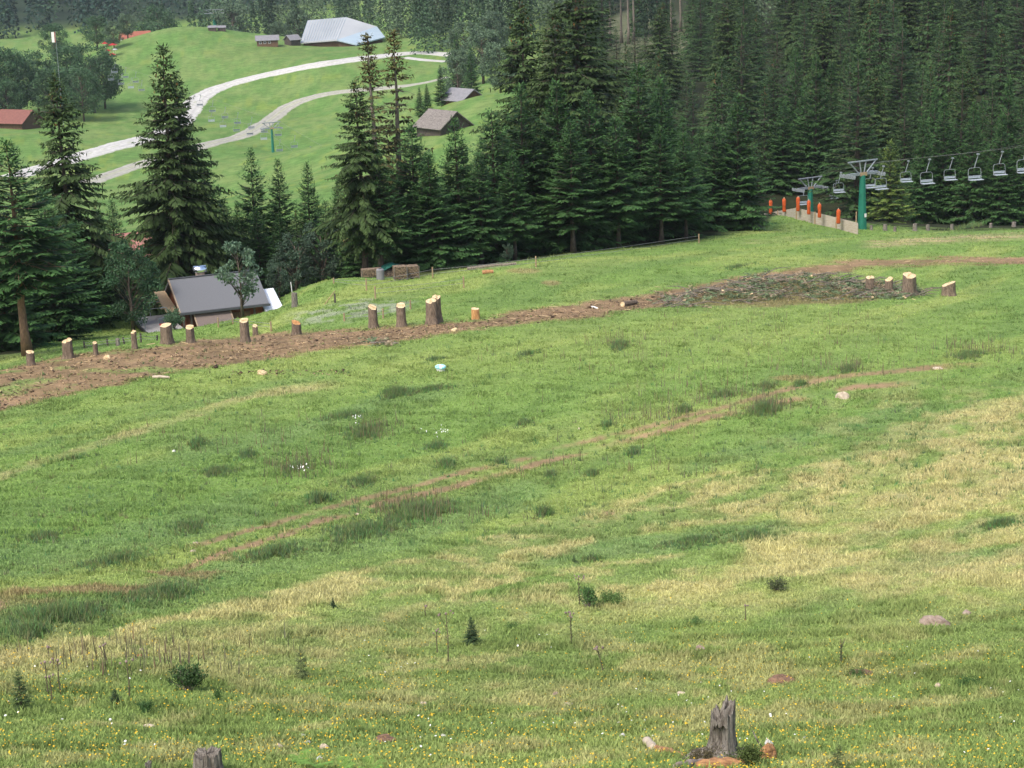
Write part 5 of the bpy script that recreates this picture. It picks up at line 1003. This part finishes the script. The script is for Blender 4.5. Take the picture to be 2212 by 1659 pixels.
for i, (px, py, h_, lb) in enumerate([(104, 1500, 72, 'thin dry stalk nearest the left sapling'), (112, 1515, 55, 'short dry stalk right beside the left sapling'), (132, 1500, 76, 'thin dry stalk second right of the left sapling'), (229, 1456, 64, 'thin dry stalk with drooping head above the left seedling'), (280, 1508, 82, 'tallest thin dry stalk left of the scraggy bush'), (105, 1420, 24, 'tiny dry stalk on the straw band at the left'), (920, 1330, 22, 'tiny dry stalk on the straw slope left of centre'), (1610, 1340, 34, 'thin stalk in the grass right of the tallest thistle'), (2008, 1350, 0, '')]):
    if h_: thistle(px, py, h_, 20+i, lb, 2)
X = rng.uniform(1246, 1330, 26); Y = rng.normal(1262, 4, 26)
# ------------------------------------------------------------------ rocks and earth
RK = [(1820, 860, 34, 18, 'palerock', 'pale flat boulder on the slope at the right end of the ruts'), (2020, 1350, 58, 22, 'rock', 'large reddish grey boulder in the right foreground'), (2088, 1327, 26, 12, 'rock', 'smaller flat rock behind the large boulder at the right'), (1684, 1472, 56, 18, 'earth', 'reddish brown earth mound in the right foreground'), (1860, 1456, 50, 12, 'earth', 'bare reddish earth lump beside the low tussock'),
 (2026, 1484, 14, 12, 'palerock', 'small pale stone left of the dark tussock'), (916, 1523, 24, 10, 'palerock', 'oval tan stone in the centre foreground'), (1225, 1524, 30, 9, 'palerock', 'light tan stone right of the oval one'), (1200, 1500, 18, 8, 'rock', 'small grey brown stone above the light tan stone'), (1512, 1404, 28, 14, 'rock', 'rough stone in the grass above the old stump'), (1471, 1500, 22, 9, 'palerock', 'small pale stone between the rough stone and the old stump'),
 (320, 1570, 28, 8, 'palerock', 'pale low stone near the bottom left'), (302, 1418, 12, 8, 'orangewood', 'lower one of two tiny tan lumps on the left grass'), (306, 1406, 14, 8, 'rock', 'upper one of two tiny tan lumps on the left grass'), (830, 1600, 56, 16, 'earth', 'reddish earth patch with stones in the bottom centre'), (700, 1618, 22, 16, 'palerock', 'tan stone sticking out behind the ferns'), (600, 1614, 26, 10, 'palerock', 'tan flat stone left of the ferns'), (690, 1642, 16, 12, 'whiterock', 'grey white stone among the ferns'),
 (652, 1589, 16, 5, 'whiterock', 'white flat stone above the ferns, upper one'), (663, 1604, 20, 5, 'whiterock', 'white flat stone above the ferns, lower one'), (1336, 1563, 12, 7, 'whiterock', 'white stone left of the old stump, upper one'), (1345, 1590, 16, 9, 'whiterock', 'white stone left of the old stump, lower one'), (958, 1590, 14, 6, 'whiterock', 'white stone in the bottom centre grass'), (1742, 1594, 16, 5, 'whiterock', 'flat white stone right of the old stump'), (1775, 1567, 10, 6, 'whiterock', 'tiny white stone up right of the old stump'),
 (2025, 797, 24, 6, 'palerock', 'small pale stone at the far end of the upper rut'), (1251, 928, 8, 6, 'palerock', 'tiny tan stone in the middle of the slope'), (376, 976, 10, 6, 'whiterock', 'tiny white stone in the left part of the slope'), (417, 1192, 14, 6, 'palerock', 'little tan stone on the worn track at the left, lower one'), (423, 1174, 14, 5, 'palerock', 'little tan stone on the worn track at the left, upper one'), (772, 1112, 14, 5, 'palerock', 'little pale stone lying in the lower rut'), (1660, 1614, 26, 22, 'whiterock', 'white lichened stone at the right foot of the old stump')]
for i, (px, py, w_, h_, mt_, lb) in enumerate(RK):
    p = g1(px, py); k = p.length/FP*(.82 if w_ < 40 else 1); tag(MB().blob(p+Vector((0, 0, h_*k*.12)), (w_*k*.5, w_*k*.36, h_*k*(.72 if 'earth' != mt_ else .5)), i+3, .26, 22, 14, .06).build('stone' if 'earth' != mt_ else 'earth_mound', M[mt_]), lb, 'stone' if 'earth' != mt_ else 'earth mound')
# ------------------------------------------------------------------ ferns
def fern(px, py, hpx, seed, label):
    p = g1(px, py); L0 = hpx*p.length/FP*1.35; r = np.random.default_rng(seed); o = emp('fern', p, 0, label, 'fern', 'bright ferns at the bottom edge'); T = TB()
    for k in range(9):
        a_ = r.uniform(0, 6.28); L = L0*r.uniform(.6, 1); d = np.array([math.cos(a_), math.sin(a_), 0]); lat = np.array([-d[1], d[0], 0]); n = 16
        for i in range(n):
            s = i/n; q = d*L*s*.75+ZAX*L*(1.1*s-.75*s*s); w_ = L*.26*math.sin(PI*(s*.88+.12))**.8
            for sg in (1, -1): T.kite(q, unit(lat*sg+d*.4+ZAX*.1), w_, .005+.006*L0, d, np.array((.75, .8, .75))*r.uniform(.8, 1.15))
    c_ = T.build('fronds', M['fern'], o); return o
fern(690, 1662, 56, 1, 'largest bright fern left of the bottom centre'); fern(655, 1650, 40, 2, 'bright fern at the left of the fern group'); fern(735, 1668, 44, 3, 'bright fern at the right of the fern group'); fern(800, 1668, 40, 4, 'smaller paler fern just right of the fern group')
# ------------------------------------------------------------------ weathered stump in the foreground
def oldstump(px, py, wpx, hpx, seed, label, hollow=True):
    p = g1(px, py); s_ = p.length/FP; R = wpx*s_/2; Hh = hpx*s_; r = np.random.default_rng(seed); o = emp('tree_stump', p, 0, label, 'stump', None); n = 72; rows = 46; ph = r.uniform(0, 6.28, 8); gr_ = r.normal(0, 1, n); vs = []; fs = []
    for j in range(rows+1):
        t = j/rows
        for i in range(n):
            a = 2*PI*i/n; k = 1+.09*math.sin(2*a+ph[0])+.07*math.sin(3*a+ph[1]+t)+.045*math.sin(11*a+ph[2]+t*2)+.018*gr_[i]+r.normal(0, .008); fl = max(0, 1-t*1.7)**1.4; k = k*(1-.16*t)+fl*(.40+.5*max(0, math.sin(2.5*a+ph[3]))**2)
            if hollow:      # rotted hollow on the side facing down-left
                ha = (a-math.radians(238)+PI) % (2*PI)-PI; e_ = (ha/.70)**2+((t-.66)/.24)**2
                if e_ < 1: k *= 1-.80*(1-e_)**.40
                k -= .05*math.exp(-(((ha-.2)/.25)**2))*math.sin(t*14)
            top = Hh*(.93+.05*math.sin(a+ph[4])+.05*gr_[i]*.6+.05*math.sin(5*a+ph[5])); top *= 1+.10*math.cos(a)+(.035*math.sin(9*a+ph[6])+.03*math.sin(17*a))*(t > .6); z = -.15+(top+.15)*t; lean = .10*R*t
            vs.append((R*k*math.cos(a)+lean, R*k*math.sin(a), z))
    for j in range(rows):
        for i in range(n): i2 = (i+1) % n; fs.append((j*n+i, j*n+i2, (j+1)*n+i2, (j+1)*n+i))
    b0 = len(vs)
    for m_ in range(1, 6):
        u = 1-m_/5.
        for i in range(n): x, y, z = vs[rows*n+i]; vs.append((x*u+.1*R*(1-u), y*u, z-Hh*.22*(1-u)**.6+r.normal(0, Hh*.015)))
    prev = rows*n
    for m_ in range(5):
        cur = b0+m_*n
        for i in range(n): i2 = (i+1) % n; fs.append((prev+i, prev+i2, cur+i2, cur+i))
        prev = cur
    MB().add(vs, fs).build('weathered_wood', M['oldwood'], o); return o, p, s_
o, p, s_ = oldstump(1560, 1642, 64, 122, 5, 'tall hollow grey weathered stump at the bottom right of centre')
m = MB()
for (a_, L, r_) in [(3.6, .55, .05), (2.9, .40, .06), (5.6, .45, .05), (.2, .42, .05), (4.4, .35, .045)]:
    d = Vector((math.cos(a_), math.sin(a_), 0)); m = MB().tube([d*.15+Vector((0, 0, .12)), d*(.15+L*.5)+Vector((0, 0, .08)), d*(.15+L)+Vector((0, 0, -.06))], [r_*1.3, r_, r_*.5], 8); m.build('root', M['oldwood'], o, smooth=True)
bush(1522, 1650, 100, 34, 31, 'mossy brown litter mound at the left foot of the old stump', (.10, .085, .045), False, 1600, 'litter mound'); bush(1612, 1656, 84, 46, 32, 'green moss and grass heap at the right foot of the old stump', (.085, .12, .035), False, 2600, 'moss heap')
for (px, py, x2, y2, w_, mt_, lb) in [(1505, 1662, 1612, 1656, .085, 'orangewood', 'orange brown rotting log across the bottom below the old stump'), (1455, 1664, 1522, 1650, .055, 'rock', 'grey flat stone slab left of the rotting log'), (1398, 1612, 1480, 1636, .040, 'orangewood', 'tan decayed root pointing down toward the old stump'), (1396, 1604, 1412, 1622, .065, 'palerock', 'orange tan stone at the upper end of the decayed root')]:
    A1 = g1(px, py)+Vector((0, 0, w_*.6)); B1 = g1(x2, y2)+Vector((0, 0, w_*.6)); n_ = 9; r = random.Random(px); pt_ = [A1.lerp(B1, k/(n_-1))+Vector((r.uniform(-.01, .01), r.uniform(-.02, .02), r.uniform(-.012, .012))) for k in range(n_)]
    tag(MB().tube(pt_, [w_*(.55 if k in (0, n_-1) else r.uniform(.85, 1.15)) for k in range(n_)], 12).build('rotten_log' if mt_ == 'orangewood' else 'stone', M[mt_], smooth=True), lb, 'log' if mt_ == 'orangewood' else 'stone')
p = g1(1660, 1640); tag(MB().blob(p+Vector((0, 0, .08)), (.11, .09, .14), 77, .3, 16, 10, .06).build('wood_chunk', M['orangewood']), 'brown rotten wood lump under the lichened white stone', 'wood chunk')
A1 = g1(1648, 1622); tag(MB().tube([A1+Vector((.02, 0, .02)), A1+Vector((-.08, 0, .16)), A1+Vector((-.14, .03, .30))], [.016, .012, .006], 6).build('branch', M['oldwood'], smooth=True), 'curved grey branch right of the old stump', 'branch')
oldstump(447, 1672, 62, 52, 8, 'broad lichened old stump cut by the bottom edge at the left', False); oldstump(321, 1668, 16, 24, 9, 'tiny broken stump tip left of the broad one at the bottom', False)
for o in PK2:
    for ch in list(o.children): bpy.data.objects.remove(ch)
    bpy.data.objects.remove(o)
# ------------------------------------------------------------------ haze
hz = MB().box(-1500, 1500, -60, 2300, -80, 330).build('haze', bpy.data.materials.new('haze')); hm = hz.data.materials[0]; hm.use_nodes = True; hn = hm.node_tree.nodes
hn.remove(hn['Principled BSDF']); pv = hn.new('ShaderNodeVolumePrincipled'); pv.inputs['Density'].default_value = .00008; pv.inputs['Color'].default_value = (.86, .93, 1, 1); pv.inputs['Anisotropy'].default_value = .2
hm.node_tree.links.new(pv.outputs[0], hn['Material Output'].inputs['Volume']); tag(hz, 'thin bluish air over the valley', 'haze', kind='stuff')
